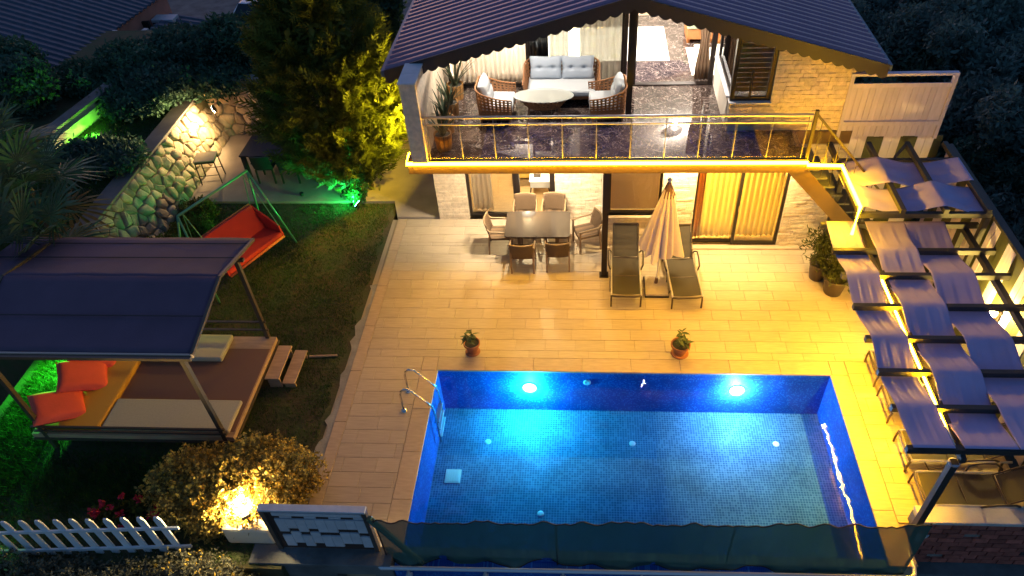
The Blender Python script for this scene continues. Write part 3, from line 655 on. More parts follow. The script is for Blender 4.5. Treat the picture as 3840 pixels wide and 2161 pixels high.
t = thing('venetian_blind', 'zebra blind of pale and dark bands in the corner window', 'blind', (6.1, 4.05, 4.9))
for k in range(12): MB().box(5.80, 6.45, 4.03, 4.037, 3.80 + k * .1, 3.892 + k * .1).build('band', mat('blind_band', (.24, .14, .05), .9, trans=.2), t)
m_rug = mat('pale_rug', (.80, .78, .70), .95, var=.12, scale=5, bump=.4, bscale=60)
def rug(lab, x0, x1, y0, y1, z, m, n=0):
    t = thing('rug', lab, 'rug', ((x0 + x1) / 2, (y0 + y1) / 2, z)); MB().box(x0, x1, y0, y1, z, z + .015).build('pile', m, t, bevel=.005)
    for i in range(n):
        for j in range(3): MB().lathe([(0, .019), (.07, .018), (.1, .015)], 10, (x0 + .3 + i * .5, y0 + .3 + j * .6, z)).build('motif', mat('rug_motif', (.62, .62, .42), .95), t)
rug('large pale rug on the living room floor behind the sofa', 1.75, 4.84, 6.95, 8.85, 3.052, m_rug, 6)
rug('narrow pale rug by the brown curtain of the balcony door', 5.28, 6.15, 6.2, 7.62, 3.052, m_rug, 2)
t = thing('bench', 'tufted sage bench with orange wooden base inside the living room', 'bench', (5.85, 8.2, 3.052))
MB().box(5.3, 5.95, 7.85, 8.6, 3.4, 3.58).build('cushion', mat('sage', (.38, .45, .32), .8, bump=.5, bscale=8), t, bevel=.04)
MB().box(5.32, 5.93, 7.87, 8.58, 3.15, 3.4).build('base', mat('orange_wood', (.48, .17, .05), .5, var=.2, scale=5), t, bevel=.01)
for x in (5.36, 5.89): MB().box(x - .03, x + .03, 7.9, 8.55, 3.052, 3.15).build('leg', MATS['orange_wood'], t)
t = thing('cabinet', 'white cabinet with orange drawer fronts beside the sage bench', 'cabinet', (6.3, 8.3, 3.052))
MB().box(5.98, 6.8, 7.85, 8.6, 3.052, 3.6).build('carcass', MATS['orange_wood'], t, bevel=.01); MB().box(5.97, 6.81, 7.84, 8.61, 3.6, 3.63).build('top', m_white, t, bevel=.005)
t = thing('side_table', 'white side table with grey drawer inside the room behind the dining chairs', 'table', (1.75, 5.9, .02))
MB().box(1.50, 2.02, 5.55, 6.3, .60, .64).build('top', m_white, t, bevel=.01); MB().box(1.52, 2.0, 5.57, 6.28, .42, .60).build('drawer', mat('grey_lacquer', (.32, .30, .27), .5), t, bevel=.008)
for x in (1.54, 1.98):
    for y in (5.6, 6.25): MB().bar((x, y, .42), (x + (.04 if x > 1.7 else -.04), y, .02), .035, .035).build('leg', m_frame, t)
MB().box(1.6, 1.78, 5.72, 5.84, .64, .66).build('tray', m_frame, t)
t = thing('armchair', 'ochre upholstered armchair inside the room behind the dining chairs', 'armchair', (1.35, 6.6, .02))
m_och = mat('ochre_fabric', (.50, .33, .06), .9, bump=.3)
MB().box(1.0, 1.7, 6.3, 6.95, .2, .45).build('seat', m_och, t, bevel=.05); MB().box(1.0, 1.7, 6.95, 7.1, .2, .95).build('backrest', m_och, t, bevel=.05); 
for x in (1.05, 1.65): MB().box(x - .02, x + .02, 6.35, 6.39, .02, .2).build('leg', m_frame, t)

# ================================================================ outdoor dining set
m_wick = weave('rattan', (.17, .095, .045), (.05, .028, .014), 20, 26)
m_wleg = mat('rattan_leg', (.22, .13, .075), .6)
def dining_chair(label, loc, rz):
    t = thing('dining_chair', label, 'chair', loc, rz, 'woven chairs at the dining table')     # faces -Y: sitter looks towards -Y
    B = lambda n, b, m, **k: b.build(n, m, t, world=False, **k)
    B('seat', MB().grid(lambda u, v: (-.24 + .48 * u, -.24 + .46 * v, .43 - .02 * math.sin(math.pi * u)), 6, 6), m_wick, solid=.05)
    B('seat_apron', MB().box(-.25, .25, -.25, -.22, .36, .42), m_wick)
    B('backrest', MB().grid(lambda u, v: (-.26 + .52 * u, .24 + .10 * v - .06 * (2 * u - 1) ** 2, .42 + .42 * v), 10, 8), m_wick, solid=.028, smooth=True)
    B('top_rim', MB().tube([(-.26 + .052 * i, .34 - .06 * (.2 * i - 1) ** 2, .845) for i in range(11)], .018, 7), mat('rattan_rim', (.22, .14, .07), .6), smooth=True)
    for s in (-1, 1):
        B('leg', MB().bar((s * .25, -.24, 0), (s * .25, -.24, .62), .035, .035), m_wleg); B('leg', MB().bar((s * .25, .26, 0), (s * .25, .22, .6), .035, .035), m_wleg)
        B('armrest', MB().tube([(s * .26, -.27, .62), (s * .275, -.05, .645), (s * .27, .2, .66), (s * .26, .27, .74)], .022, 7), MATS['rattan_rim'], smooth=True)
    return t
dining_chair('woven armchair at the left end of the outdoor dining table', (.93, 3.78, 0), R(92))
dining_chair('woven armchair pulled out at the right end of the outdoor dining table', (2.92, 3.86, 0), R(-70))
dining_chair('woven armchair with its back to the pool, left of two at the dining table', (1.5, 3.12, 0), R(180))
dining_chair('woven armchair with its back to the pool, right of two at the dining table', (2.28, 3.18, 0), R(182))
dining_chair('woven armchair on the house side of the dining table, left of two', (1.47, 4.42, 0), R(0))
dining_chair('woven armchair on the house side of the dining table, right of two', (2.14, 4.44, 0), R(-3))
t = thing('dining_table', 'woven dining table with reflective brown glass top', 'table', (1.82, 3.71, 0), group=None)
m_tg = mat('table_glass', (.05, .038, .03), .06, spec=.3)
def rrect(x0, x1, y0, y1, r, z0, z1):
    p = []
    for cx, cy, a0 in ((x1 - r, y1 - r, 0), (x0 + r, y1 - r, 90), (x0 + r, y0 + r, 180), (x1 - r, y0 + r, 270)): p += [(cx + r * math.cos(R(a0 + k * 22.5)), cy + r * math.sin(R(a0 + k * 22.5))) for k in range(5)]
    return MB().prism(p, 'z', z0, z1)
rrect(1.09, 2.55, 3.24, 4.18, .08, .73, .742).build('glass_top', m_tg, t); rrect(1.11, 2.53, 3.26, 4.16, .07, .68, .728).build('tabletop_frame', m_wick, t)
MB().box(1.35, 2.3, 3.5, 3.92, .58, .68).build('apron', m_wick, t)
for x in (1.4, 2.25):
    for y in (3.52, 3.9): MB().bar((x, y, 0), (x, y, .6), .07, .07).build('leg', m_wleg, t)

# ================================================================ sun loungers
m_sling = see_through('sling', (.022, .015, .011), .92); m_sling2 = mat('sling_dark', (.075, .058, .048), .8)
m_alu = mat('lounger_frame', (.09, .065, .05), .35, metal=.6); m_alul = mat('lounger_rail', (.75, .68, .58), .3, metal=.7)
def lounger(label, loc, rz, back=50, group='sling sun loungers', rail=None):
    t = thing('sun_lounger', label, 'sun lounger', loc, rz, group); hw = .31       # foot at -Y, head at +Y, origin at the foot centre
    B = lambda n, b, m, **k: b.build(n, m, t, world=False, **k)
    ca, sa = math.cos(R(back)), math.sin(R(back)); hy = 1.22; bl = .74
    B('seat_sling', MB().grid(lambda u, v: ((2 * u - 1) * (hw - .02), .03 + (hy - .03) * v, .32 - .025 * math.sin(math.pi * u) + .02 * math.sin(6.28 * v)), 6, 12), m_sling, smooth=True)
    B('back_sling', MB().grid(lambda u, v: ((2 * u - 1) * (hw - .05), hy + .02 + bl * v * ca, .33 + bl * v * sa - .02 * math.sin(math.pi * u)), 6, 8), m_sling, smooth=True)
    for s in (-1, 1):
        B('side_rail', MB().tube([(s * hw, 0, .30), (s * hw, .03, .325), (s * hw, hy + .4, .325)], .018, 7), rail or m_alul)
        B('back_rail', MB().tube([(s * (hw - .035), hy, .33), (s * (hw - .035), hy + bl * ca, .33 + bl * sa)], .015, 7), m_alu)
        B('leg', MB().tube([(s * hw, .0, .31), (s * hw, -.02, .2), (s * hw, -.02, 0)], .02, 7), m_alu); B('leg', MB().tube([(s * hw, hy + .25, .31), (s * hw, hy + .3, 0)], .02, 7), m_alu)
        B('armrest', MB().tube([(s * (hw + .02), .8, .32), (s * (hw + .06), .84, .42), (s * (hw + .07), 1.0, .47), (s * (hw + .07), 1.25, .48), (s * (hw + .04), 1.36, .40), (s * (hw + .0), 1.38, .33)], .018, 7), m_alu, smooth=True)
        B('leg_brace', MB().tube([(s * (hw + .015), .22, .3), (s * (hw + .02), .35, .08), (s * (hw + .02), .7, .06), (s * (hw + .015), .8, .3)], .014, 6), m_alu, smooth=True)
    B('foot_bar', MB().tube([(-hw, -.01, .30), (-hw * .6, -.02, .29), (hw * .6, -.02, .29), (hw, -.01, .30)], .021, 7), m_alu, smooth=True)
    B('cross_bar', MB().tube([(-hw + .04, hy + bl * ca, .33 + bl * sa), (hw - .04, hy + bl * ca, .33 + bl * sa)], .016, 7), m_alu); B('cross_bar', MB().tube([(-hw, hy, .31), (hw, hy, .31)], .016, 7), m_alu); B('cross_bar', MB().tube([(-hw, .62, .30), (hw, .62, .30)], .016, 7), m_alu)
    return t
lounger('brown sling sun lounger left of the closed umbrella', (3.76, 1.84, 0), R(-1))
lounger('brown sling sun lounger right of the closed umbrella', (5.03, 1.80, 0), R(3))
for i, (y, lab) in enumerate(((-2.66, 'sun lounger under the cloth pergola against the brick parapet'), (-1.83, 'sun lounger under the cloth pergola, second from the brick parapet'), (-.82, 'sun lounger under the cloth pergola, third from the brick parapet'), (.02, 'sun lounger under the cloth pergola, farthest from the brick parapet'))):
    lounger(lab, (8.34, y, 0), R(-90), back=34, group='sun loungers under the pergola')

# closed umbrella
t = thing('umbrella', 'closed cream garden umbrella between the two patio loungers', 'umbrella', (4.43, 2.42, 0))
m_can = mat('canopy_cloth', (.64, .52, .54), .85, trans=.12, var=.06, scale=8)
def lean(z): return (4.43 + .06 * z, 2.46 + .17 * z)
MB().tube([(*lean(z), z) for z in (.06, 1.2, 2.45)], .024, 10).build('pole', mat('pale_pole', (.62, .55, .52), .4), t)
q = random.Random(4); ph = [q.uniform(-.18, .18) for _ in range(16)]
def can(u, v):
    a = u * 6.28318; z = 2.30 - 1.42 * v + .10 * v * math.sin(8 * a + 1) * .6; c = lean(z); r = .08 + .33 * v ** .9
    r *= .66 + .42 * abs(math.sin(5.5 * a)) + .1 * math.sin(3 * a + 1) * v + ph[int(u * 15.99)] * v
    return (c[0] + r * math.cos(a), c[1] + r * math.sin(a) * .9, z)
MB().grid(can, 96, 12).build('canopy', m_can, t, smooth=True)
MB().grid(lambda u, v: (lean(2.3)[0] + (.03 + .11 * v) * math.cos(u * 6.28) * (1 + .12 * math.sin(5 * u * 6.28)), lean(2.3)[1] + (.03 + .10 * v) * math.sin(u * 6.28), 2.47 - .34 * v), 30, 5).build('vent_cap', mat('vent_brown', (.14, .07, .06), .8, bump=.5, bscale=25), t, smooth=True)
MB().lathe([(0, .07), (.03, .065), (.05, .03), (.045, 0), (.02, -.02)], 14, (*lean(2.47), 2.47)).build('finial', mat('finial', (.45, .42, .6), .3), t, smooth=True)
MB().tube([(*lean(.05), .05), (*lean(.22), .22)], .035, 10).build('sleeve', mat('rusty_sleeve', (.20, .10, .04), .6), t)
MB().box(4.19, 4.68, 2.10, 2.72, .035, .09).build('base_slab', mat('marble_base', (.50, .40, .30), .5, var=.2, scale=6), t, bevel=.012)
MB().box(4.18, 4.69, 2.09, 2.73, .0, .035).build('base_frame', m_frame, t)

# terracotta pots by the pool, big planter
m_terra = mat('terracotta', (.36, .13, .06), .75, var=.2, scale=8, bump=.15)
m_leafp = mat('pot_leaf', (.05, .075, .018), .5, var=.4, scale=9)
def leaf_mesh(L=.13, W=.045, m=None, droop=.03):
    b = MB(); n = 5; V = []
    for i in range(n + 1):
        u = i / n; wd = W * math.sin(math.pi * min(.98, .08 + u * .9)) ; z = -droop * u * u
        V += [(-wd, u * L, z + .006), (0, u * L, z), (wd, u * L, z + .006)]
    F = []
    for i in range(n): F += [(i * 3, i * 3 + 1, i * 3 + 4, i * 3 + 3), (i * 3 + 1, i * 3 + 2, i * 3 + 5, i * 3 + 4)]
    return b.add(V, F).mesh('leaf', m or m_leafp, smooth=True)
LF = [leaf_mesh(.16, .03), leaf_mesh(.13, .026), leaf_mesh(.11, .03, droop=.05)]
def clay_pot(label, x, y, s, nl, seed, hgt):
    t = thing('potted_plant', label, 'potted plant', (x, y, .002)); q = random.Random(seed)
    MB().lathe([(0, 0), (.115 * s, 0), (.12 * s, .02), (.105 * s, .021), (.11 * s, .05), (.15 * s, .22), (.175 * s, .225), (.178 * s, .27), (.155 * s, .272), (.15 * s, .245)], 24).build('pot', m_terra, t, world=False, smooth=True)
    MB().lathe([(0, .025), (.15 * s, .02), (.16 * s, .004), (.13 * s, 0)], 24).build('saucer', m_terra, t, world=False)
    MB().lathe([(0, .24), (.15 * s, .238)], 18).build('soil', m_soil, t, world=False)
    st = MB()
    for k in range(4):
        a = q.uniform(0, 6.28); tip = (math.cos(a) * .12, math.sin(a) * .12, .24 + hgt * q.uniform(.6, 1)); st.tube([(0, 0, .22), (tip[0] * .4, tip[1] * .4, .24 + hgt * .45), tip], [.008, .006, .003], 5)
        for j in range(nl // 4):
            f = q.uniform(.4, 1.02); o = link_mesh('leaf', LF[q.randrange(3)], t, (tip[0] * f, tip[1] * f, .24 + (tip[2] - .24) * f)); o.rotation_euler = (q.uniform(-.4, .7), q.uniform(-.4, .4), q.uniform(0, 6.28))
            o.scale = [q.uniform(.7, 1.2)] * 3
    st.build('stem', mat('stem', (.09, .07, .02), .7), t, world=False)
clay_pot('terracotta pot with leggy leafy plant near the pool ladder corner', .65, .48, .95, 30, 3, .34)
clay_pot('terracotta pot with compact leafy plant in front of the sun loungers', 4.78, .50, 1.1, 48, 8, .26)

# ================================================================ balcony seating
m_latt = weave('lattice_rattan', (.50, .22, .08), (.18, .075, .03), 30, 40)
m_cush = mat('cushion_grey', (.30, .34, .40), .9, bump=.15, bscale=60)
m_cushw = mat('cushion_pale', (.42, .44, .46), .9, bump=.1, bscale=60)
def pillow(name, w_, h_, d_, m, t, M4, tuft=0):
    def f(u, v):
        a, b = 2 * u - 1, 2 * v - 1; e = (1 - a ** 4) * (1 - b ** 4); th = d_ / 2 * max(0, e) ** .42
        if tuft: th -= d_ * .33 * sum(math.exp(-((a - q) ** 2 + (b - .05) ** 2) / .02) for q in (-.4, .4)) + d_ * .12 * math.exp(-((b - .02) / .07) ** 2)
        k = 1 - .07 * (1 - abs(a)) * abs(b) ** 3 ; k2 = 1 - .07 * (1 - abs(b)) * abs(a) ** 3
        return (a * w_ / 2 * k2, b * h_ / 2 * k, th)
    b = MB().grid(f, 18, 16); top = len(b.v)
    b.grid(lambda u, v: (lambda p: (p[0], p[1], -abs(p[2])))(f(u, v)), 18, 16)
    o = b.build(name, m, t, world=False, smooth=True); o.matrix_local = M4; return o
T = Matrix.Translation; RX = lambda a: Matrix.Rotation(R(a), 4, 'X'); RZ = lambda a: Matrix.Rotation(R(a), 4, 'Z')
def shell_path(w_, d_, r=.16):                    # U-shaped plan, open at -Y
    p = [(-w_ / 2, -d_ / 2)] + [(-w_ / 2 + r - r * math.cos(R(k * 15)), d_ / 2 - r + r * math.sin(R(k * 15))) for k in range(7)] + [(w_ / 2 - r + r * math.sin(R(k * 15)), d_ / 2 - r + r * math.cos(R(k * 15))) for k in range(7)] + [(w_ / 2, -d_ / 2)]
    L_ = [0]
    for a, b in zip(p, p[1:]): L_.append(L_[-1] + math.dist(a, b))
    def at(u):
        s = u * L_[-1]
        for i in range(len(p) - 1):
            if s <= L_[i + 1] + 1e-9: q = (s - L_[i]) / (L_[i + 1] - L_[i] + 1e-12); return (p[i][0] + (p[i + 1][0] - p[i][0]) * q, p[i][1] + (p[i + 1][1] - p[i][1]) * q)
        return p[-1]
    return at, L_[-1]
def seat(kind, label, loc, rz, w_, d_, ncush, group=None):
    t = thing(kind, label, 'sofa' if kind == 'sofa' else 'armchair', loc, rz, group); at, LL = shell_path(w_, d_)
    B = lambda n, b, m, **k: b.build(n, m, t, world=False, **k)
    def fn(u, v):
        x, y = at(u); fl = 1 + .08 * v; back = max(0, min(1, (y + d_ / 2) / d_)); z0 = .24; z1 = .56 + .20 * back ** 2
        return (x * fl, y * (1 + .06 * v), z0 + (z1 - z0) * v)
    B('lattice_shell', MB().lattice(fn, int(LL / .075), 6, .25), m_latt, solid=.014)
    B('lower_shell', MB().grid(lambda u, v: (*[q * (1 - .03 * (1 - v)) for q in at(u)], .10 + .14 * v), 40, 2), m_latt, solid=.014)
    B('top_rim', MB().tube([fn(i / 40, 1) for i in range(41)], .017, 7), m_latt, smooth=True)
    B('seat_frame', MB().box(-w_ / 2 + .03, w_ / 2 - .03, -d_ / 2 + .02, d_ / 2 - .04, .2, .27), m_latt)
    B('seat_cushion', MB().box(-w_ / 2 + .03, w_ / 2 - .03, -d_ / 2 - .01, d_ / 2 - .07, .27, .41), m_cushw, bevel=.04)
    for sx in (-1, 1):
        for sy in (-1, 1): B('leg', MB().bar((sx * (w_ / 2 - .05), sy * (d_ / 2 - .06), 0), (sx * (w_ / 2 - .05), sy * (d_ / 2 - .06), .22), .035, .035), m_latt)
    cw = (w_ - .12) / ncush
    for k in range(ncush): pillow('back_cushion', cw * 1.02, .5 if ncush > 1 else .46, .2, m_cush if ncush > 1 else m_cushw, t, T((-w_ / 2 + .06 + cw * (k + .5), d_ / 2 - .15, .62)) @ RX(72), 1)
    return t
seat('sofa', 'rattan lattice sofa with two grey tufted back cushions on the balcony', (2.37, 5.16, 3.052), 0, 1.5, .8, 2)
seat('armchair', 'rattan lattice armchair left of the oval table on the balcony', (1.02, 4.47, 3.052), R(88), .72, .72, 1, 'balcony armchairs')
seat('armchair', 'rattan lattice armchair right of the oval table on the balcony', (3.33, 4.47, 3.052), R(-88), .72, .72, 1, 'balcony armchairs')
t = thing('coffee_table', 'oval coffee table with glass top on a rattan lattice base', 'table', (2.01, 4.52, 3.052))
MB().prism([(.63 * math.cos(R(k * 10)), .31 * math.sin(R(k * 10))) for k in range(36)], 'z', .43, .445).build('glass_top', see_through('tabletop_painted_reflection', (.48, .50, .46), .5, .1), t, world=False)  # pale half-clear colour stands in for the bright room reflected in the glass
MB().lattice(lambda u, v: ((.34 + .20 * v) * math.cos(u * 6.2832), (.15 + .11 * v) * math.sin(u * 6.2832), .18 + .24 * v), 30, 4, .26).build('lattice_base', m_latt, t, world=False, solid=.014)
MB().lattice(lambda u, v: (-.5 + u, (-.23 + .46 * v) * math.sqrt(max(.05, 1 - (2 * u - 1) ** 2 * .9)), .415), 15, 6, .26).build('lattice_shelf', m_latt, t, world=False, solid=.012)
for sx in (-1, 1):
    for sy in (-1, 1): MB().bar((sx * .33, sy * .12, 0), (sx * .30, sy * .11, .3), .03, .03).build('leg', m_latt, t, world=False)
m_pslat = mat('planter_slat', (.40, .20, .06), .6, var=.25, scale=7); m_blade = mat('snake_leaf', (.045, .06, .03), .5, var=.4, scale=6, spec=.3)
def slat_planter(label, x, y, seed, s=1.):
    t = thing('potted_plant', label, 'potted plant', (x, y, 3.052), group='spiky plants along the balcony wall'); q = random.Random(seed); n = 12
    MB().lathe([(0, .01), (.13, .01), (.15, .30), (.0, .30)], 16).build('liner', m_soil, t, world=False)
    for k in range(n):
        a = k * 6.283 / n; o = MB().bar((.145, 0, 0), (.168, 0, .34), .070, .016, (1, 0, 0)).build('slat', m_pslat, t, world=False); o.rotation_euler = (0, 0, a)
    b = MB()
    for k in range(20):
        a = q.uniform(0, 6.28); L = q.uniform(.35, .75) * s; out = q.uniform(.08, .5); w_ = q.uniform(.018, .03); P = []
        for i in range(6):
            u = i / 5; r = .04 + out * u ** 1.6; P.append((r * math.cos(a), r * math.sin(a), .28 + L * u - .12 * out * u * u, w_ * (1 - u ** 2.5)))
        V = []
        for (px, py, pz, pw) in P: V += [(px - pw * math.sin(a), py + pw * math.cos(a), pz), (px + pw * math.sin(a), py - pw * math.cos(a), pz)]
        b.add(V, [(i * 2, i * 2 + 1, i * 2 + 3, i * 2 + 2) for i in range(5)])
    b.build('leaves', m_blade, t, world=False, solid=.003)
slat_planter('spiky plant in a wooden slat pot, farthest along the balcony wall', .03, 5.28, 1, 1.1)
slat_planter('spiky plant in a wooden slat pot, second from the far end of the balcony wall', .03, 4.48, 2)
slat_planter('spiky plant in a wooden slat pot, third from the far end of the balcony wall', .02, 3.85, 3)
slat_planter('spiky plant in a wooden slat pot right behind the balcony glass', .06, 3.22, 4)
# ================================================================ right side: fences, pergolas, planter
m_wb = mat('white_board', (.56, .48, .58), .7, var=.12, scale=5, stretch=(3, 3, .5), rnd=.08); m_gb = mat('green_board', (.055, .055, .018), .7, var=.2, scale=5, rnd=.12)
m_beam = mat('dark_beam', (.035, .032, .035), .6, var=.2, scale=4)
def boards(t, a, b, z0, z1, wd, pattern, d=.025, gap=.006):
    a, b = Vector(a), Vector(b); L = (b - a).length; u = (b - a).normalized(); n = int(L / wd)
    for k in range(n):
        p = a + u * (k * L / n + gap / 2); e = a + u * ((k + 1) * L / n - gap / 2); jj = random.uniform(-.01, .01)
        nn = Vector((-u.y, u.x, 0)) * random.uniform(-.004, .004)
        m = (m_wb, m_gb)[pattern(k)]; MB().bar((p.x + nn.x, p.y + nn.y, (z0 + z1) / 2 + jj), (e.x + nn.x, e.y + nn.y, (z0 + z1) / 2 + jj), d, z1 - z0).build('board', m, t)
t = thing('striped_fence', 'fence of white and green upright boards behind the small pergola', 'fence', (9.1, 3.9, 0), group='striped board fences')
boards(t, (8.26, 3.9, 0), (10.1, 3.9, 0), 0, 2.86, .155, lambda k: (k // 2) % 2)
for z in (.3, 2.6): MB().box(8.26, 10.1, 3.92, 3.98, z, z + .08).build('rail', m_beam, t)
t = thing('striped_fence', 'fence of white and green upright boards along the right side of the pergola', 'fence', (10.1, .4, 0), group='striped board fences')
boards(t, (10.27, 3.86, 0), (10.27, -2.95, 0), 0, 2.6, .155, lambda k: ((k + 1) // 2) % 2)
for z in (.3, 2.3): MB().box(10.29, 10.35, -2.95, 3.86, z, z + .08).build('rail', m_beam, t)
MB().box(10.21, 10.35, -2.95, 3.9, 2.6, 2.66).build('cap', m_beam, t)
t = thing('board_screen', 'white plank screen beside the upper storey', 'screen', (8.9, 3.82, 2.86))
boards(t, (8.0, 3.82, 0), (9.84, 3.82, 0), 2.9, 4.0, .115, lambda k: 0)
MB().box(7.93, 8.0, 3.77, 3.87, 2.86, 4.22).build('post', m_wb, t); MB().box(9.84, 9.91, 3.77, 3.87, 2.86, 4.22).build('post', m_wb, t); MB().box(7.93, 9.91, 3.77, 3.87, 4.22, 4.27).build('top_rail', m_wb, t); MB().box(8.0, 9.84, 3.785, 3.81, 3.98, 4.06).build('rail', m_wb, t); MB().box(8.0, 9.84, 3.77, 3.8, 3.16, 3.25).build('rail', m_wb, t)
m_shade = mat('shade_cloth', (.47, .385, .62), .95, trans=.10, var=.08, scale=3)
# lower pergola
t = thing('pergola', 'dark timber pergola with cross beams beside the pool', 'pergola', (8.8, -.7, 0))
BY = (1.86, 1.09, .42, -.36, -1.10, -1.80, -2.49, -3.21); ZP = 2.2
for i, y in enumerate(BY): MB().box(7.40 if i not in (0,) else 7.36, 10.3, y - .04, y + .04, ZP - .10, ZP).build('beam', m_beam, t)
MB().box(8.125, 8.205, -3.32, 1.95, ZP - .20, ZP - .101).build('girder', m_beam, t); MB().box(10.0, 10.1, -3.2, 1.95, ZP - .20, ZP - .101).build('girder', m_beam, t)
MB().bar((8.07, -3.3, -2.5), (8.07, -3.3, ZP - .2), .10, .10).build('post', m_beam, t);
MB().bar((10.05, -3.2, -2.5), (10.05, -3.2, ZP - .2), .10, .10).build('post', m_beam, t); MB().bar((10.05, 1.9, 0), (10.05, 1.9, ZP - .2), .10, .10).build('post', m_beam, t)
MB().lathe([(.075, 0), (.08, .03), (.05, .04)], 14, (8.07, -3.3, ZP - .24)).build('post_collar', m_ss, t)
cols = ((7.46, 8.03, 0, 'shade cloth strip woven over the pergola beams, nearest the pool'), (8.17, 8.90, 1, 'shade cloth strip woven over the pergola beams, second from the pool'), (8.90, 9.64, 0, 'shade cloth strip woven over the pergola beams, third from the pool'))
for ci, (x0, x1, par, lab) in enumerate(cols):
    q = random.Random(ci); ph = [q.uniform(0, 6) for _ in range(8)]
    y1, y0 = BY[0 if ci < 3 else 3] + .03, BY[-1] - .02
    def f(u, v):
        y = y1 + (y0 - y1) * v; k = 0
        while k < len(BY) - 2 and y < BY[k + 1]: k += 1
        s = min(1, max(0, (BY[k] - y) / (BY[k] - BY[k + 1])))
        over = lambda i: .018 if ((i + par) % 2 == 0 or i in (0, 7)) else -.118
        a, b = over(k), over(k + 1); z = a + (b - a) * (3 * s * s - 2 * s ** 3) - .03 * math.sin(math.pi * s) * (.5 + .5 * math.sin(math.pi * u)) + .005 * math.sin(22 * u + ph[k]) * math.sin(math.pi * s) + .003 * math.sin(41 * u + ph[(k + 3) % 8]) * math.sin(math.pi * s)
        return (x0 + (x1 - x0) * u + .012 * math.sin(3 * y + ph[0]), y, ZP + z)
    tag(MB().grid(f, 28, 84).build('shade_cloth', m_shade, smooth=True, solid=.004), lab, 'shade cloth', 'cloth strips on the lower pergola')
strip('led_strip', 'amber light strip glowing between the first two cloth strips of the pergola', [(8.105, .55, 2.075), (8.105, -2.75, 2.075)], .016, emitter('led_amber_strong', AMB, 165))
t.children
# upper small pergola
t = thing('pergola', 'small higher pergola below the white plank screen', 'pergola', (9.0, 2.6, 0)); Z2 = 2.78
for x in (7.85, 8.62, 9.38, 10.12): MB().box(x - .045, x + .045, 1.5, 3.8, Z2 - .09, Z2).build('beam', m_beam, t)
for y in (1.54, 3.3): MB().box(7.80, 10.2, y - .04, y + .04, Z2 - .19, Z2 - .091).build('girder', m_beam, t)
for x, y in ((7.95, 2.95), (10.15, 1.54)): MB().bar((x, y, 0), (x, y, Z2 - .19), .10, .10).build('post', m_beam, t)
MB().bar((9.4, 3.8, 2.75), (9.0, 3.3, 2.72), .05, .05).build('brace', m_beam, t)
for ci, (a, b, par, lab) in enumerate(((1.58, 2.36, 0, 'cloth strip on the small high pergola, nearer the pool'), (2.38, 3.2, 1, 'cloth strip on the small high pergola, nearer the striped fence'))):
    q = random.Random(30 + ci); ph = [q.uniform(0, 6) for _ in range(8)]; XS = (7.85, 8.62, 9.38, 10.12)
    def f(u, v):
        x = 7.80 + 2.36 * u; k = 0
        while k < 2 and x > XS[k + 1]: k += 1
        s = min(1, max(0, (x - XS[k]) / (XS[k + 1] - XS[k]))); over = lambda i: .018 if (i + par) % 2 == 0 else -.108
        z = over(k) + (over(k + 1) - over(k)) * (3 * s * s - 2 * s ** 3) - .04 * math.sin(math.pi * s) + .015 * math.sin(13 * v + ph[k]) * math.sin(math.pi * s)
        return (x, a + (b - a) * v + .05 * math.sin(5 * u + ph[0]) * (v - .5) + .02 * math.sin(9 * u + ph[1]), Z2 + z)
    tag(MB().grid(f, 60, 16).build('shade_cloth', m_shade, smooth=True, solid=.004), lab, 'shade cloth', 'cloth strips on the small pergola')
# bright lamp on the striped fence
t = thing('wall_lamp', 'bright amber lamp on the striped fence under the pergola', 'wall lamp', (10.2, .2, 1.45))
MB().box(10.18, 10.255, .13, .27, 1.33, 1.55).build('housing', m_frame, t, bevel=.01); MB().lathe([(0, -.06), (.045, -.05), (.06, 0), (.045, .05), (0, .06)], 14, (10.13, .2, 1.45)).build('bulb', emitter('bulb_amber', (1, .72, .2), 60), t, smooth=True)
lamp('POINT', 'lamp', t, (10.05, .2, 1.45), 70, (1, .66, .12), .06)
# planters beside the house corner
def leaves_np(centers, size, n_per, rg, aspect=.45, spread=1.0, up=.3):
    C = np.repeat(centers, n_per, 0); n = len(C); d = rg.normal(size=(n, 3)); d /= np.linalg.norm(d, axis=1)[:, None]
    C = C + d * spread * rg.random((n, 1)) ** .5; a = rg.normal(size=(n, 3)); a[:, 2] += up; a /= np.linalg.norm(a, axis=1)[:, None]
    b = np.cross(a, rg.normal(size=(n, 3))); b /= np.linalg.norm(b, axis=1)[:, None] + 1e-9; s = size * (.6 + .8 * rg.random((n, 1)))
    V = np.stack([C, C + a * s * .5 + b * s * aspect * .5, C + a * s, C + a * s * .5 - b * s * aspect * .5], 1).reshape(-1, 3)
    return V, np.arange(n * 4).reshape(-1, 4)
def veg_mat(name, col, var=.5, rough=.6, trans=.25, scale=3.): return mat(name, col, rough, var=var, scale=scale, trans=trans, spec=.25)
m_bush = veg_mat('bamboo_leaf', (.075, .085, .02))
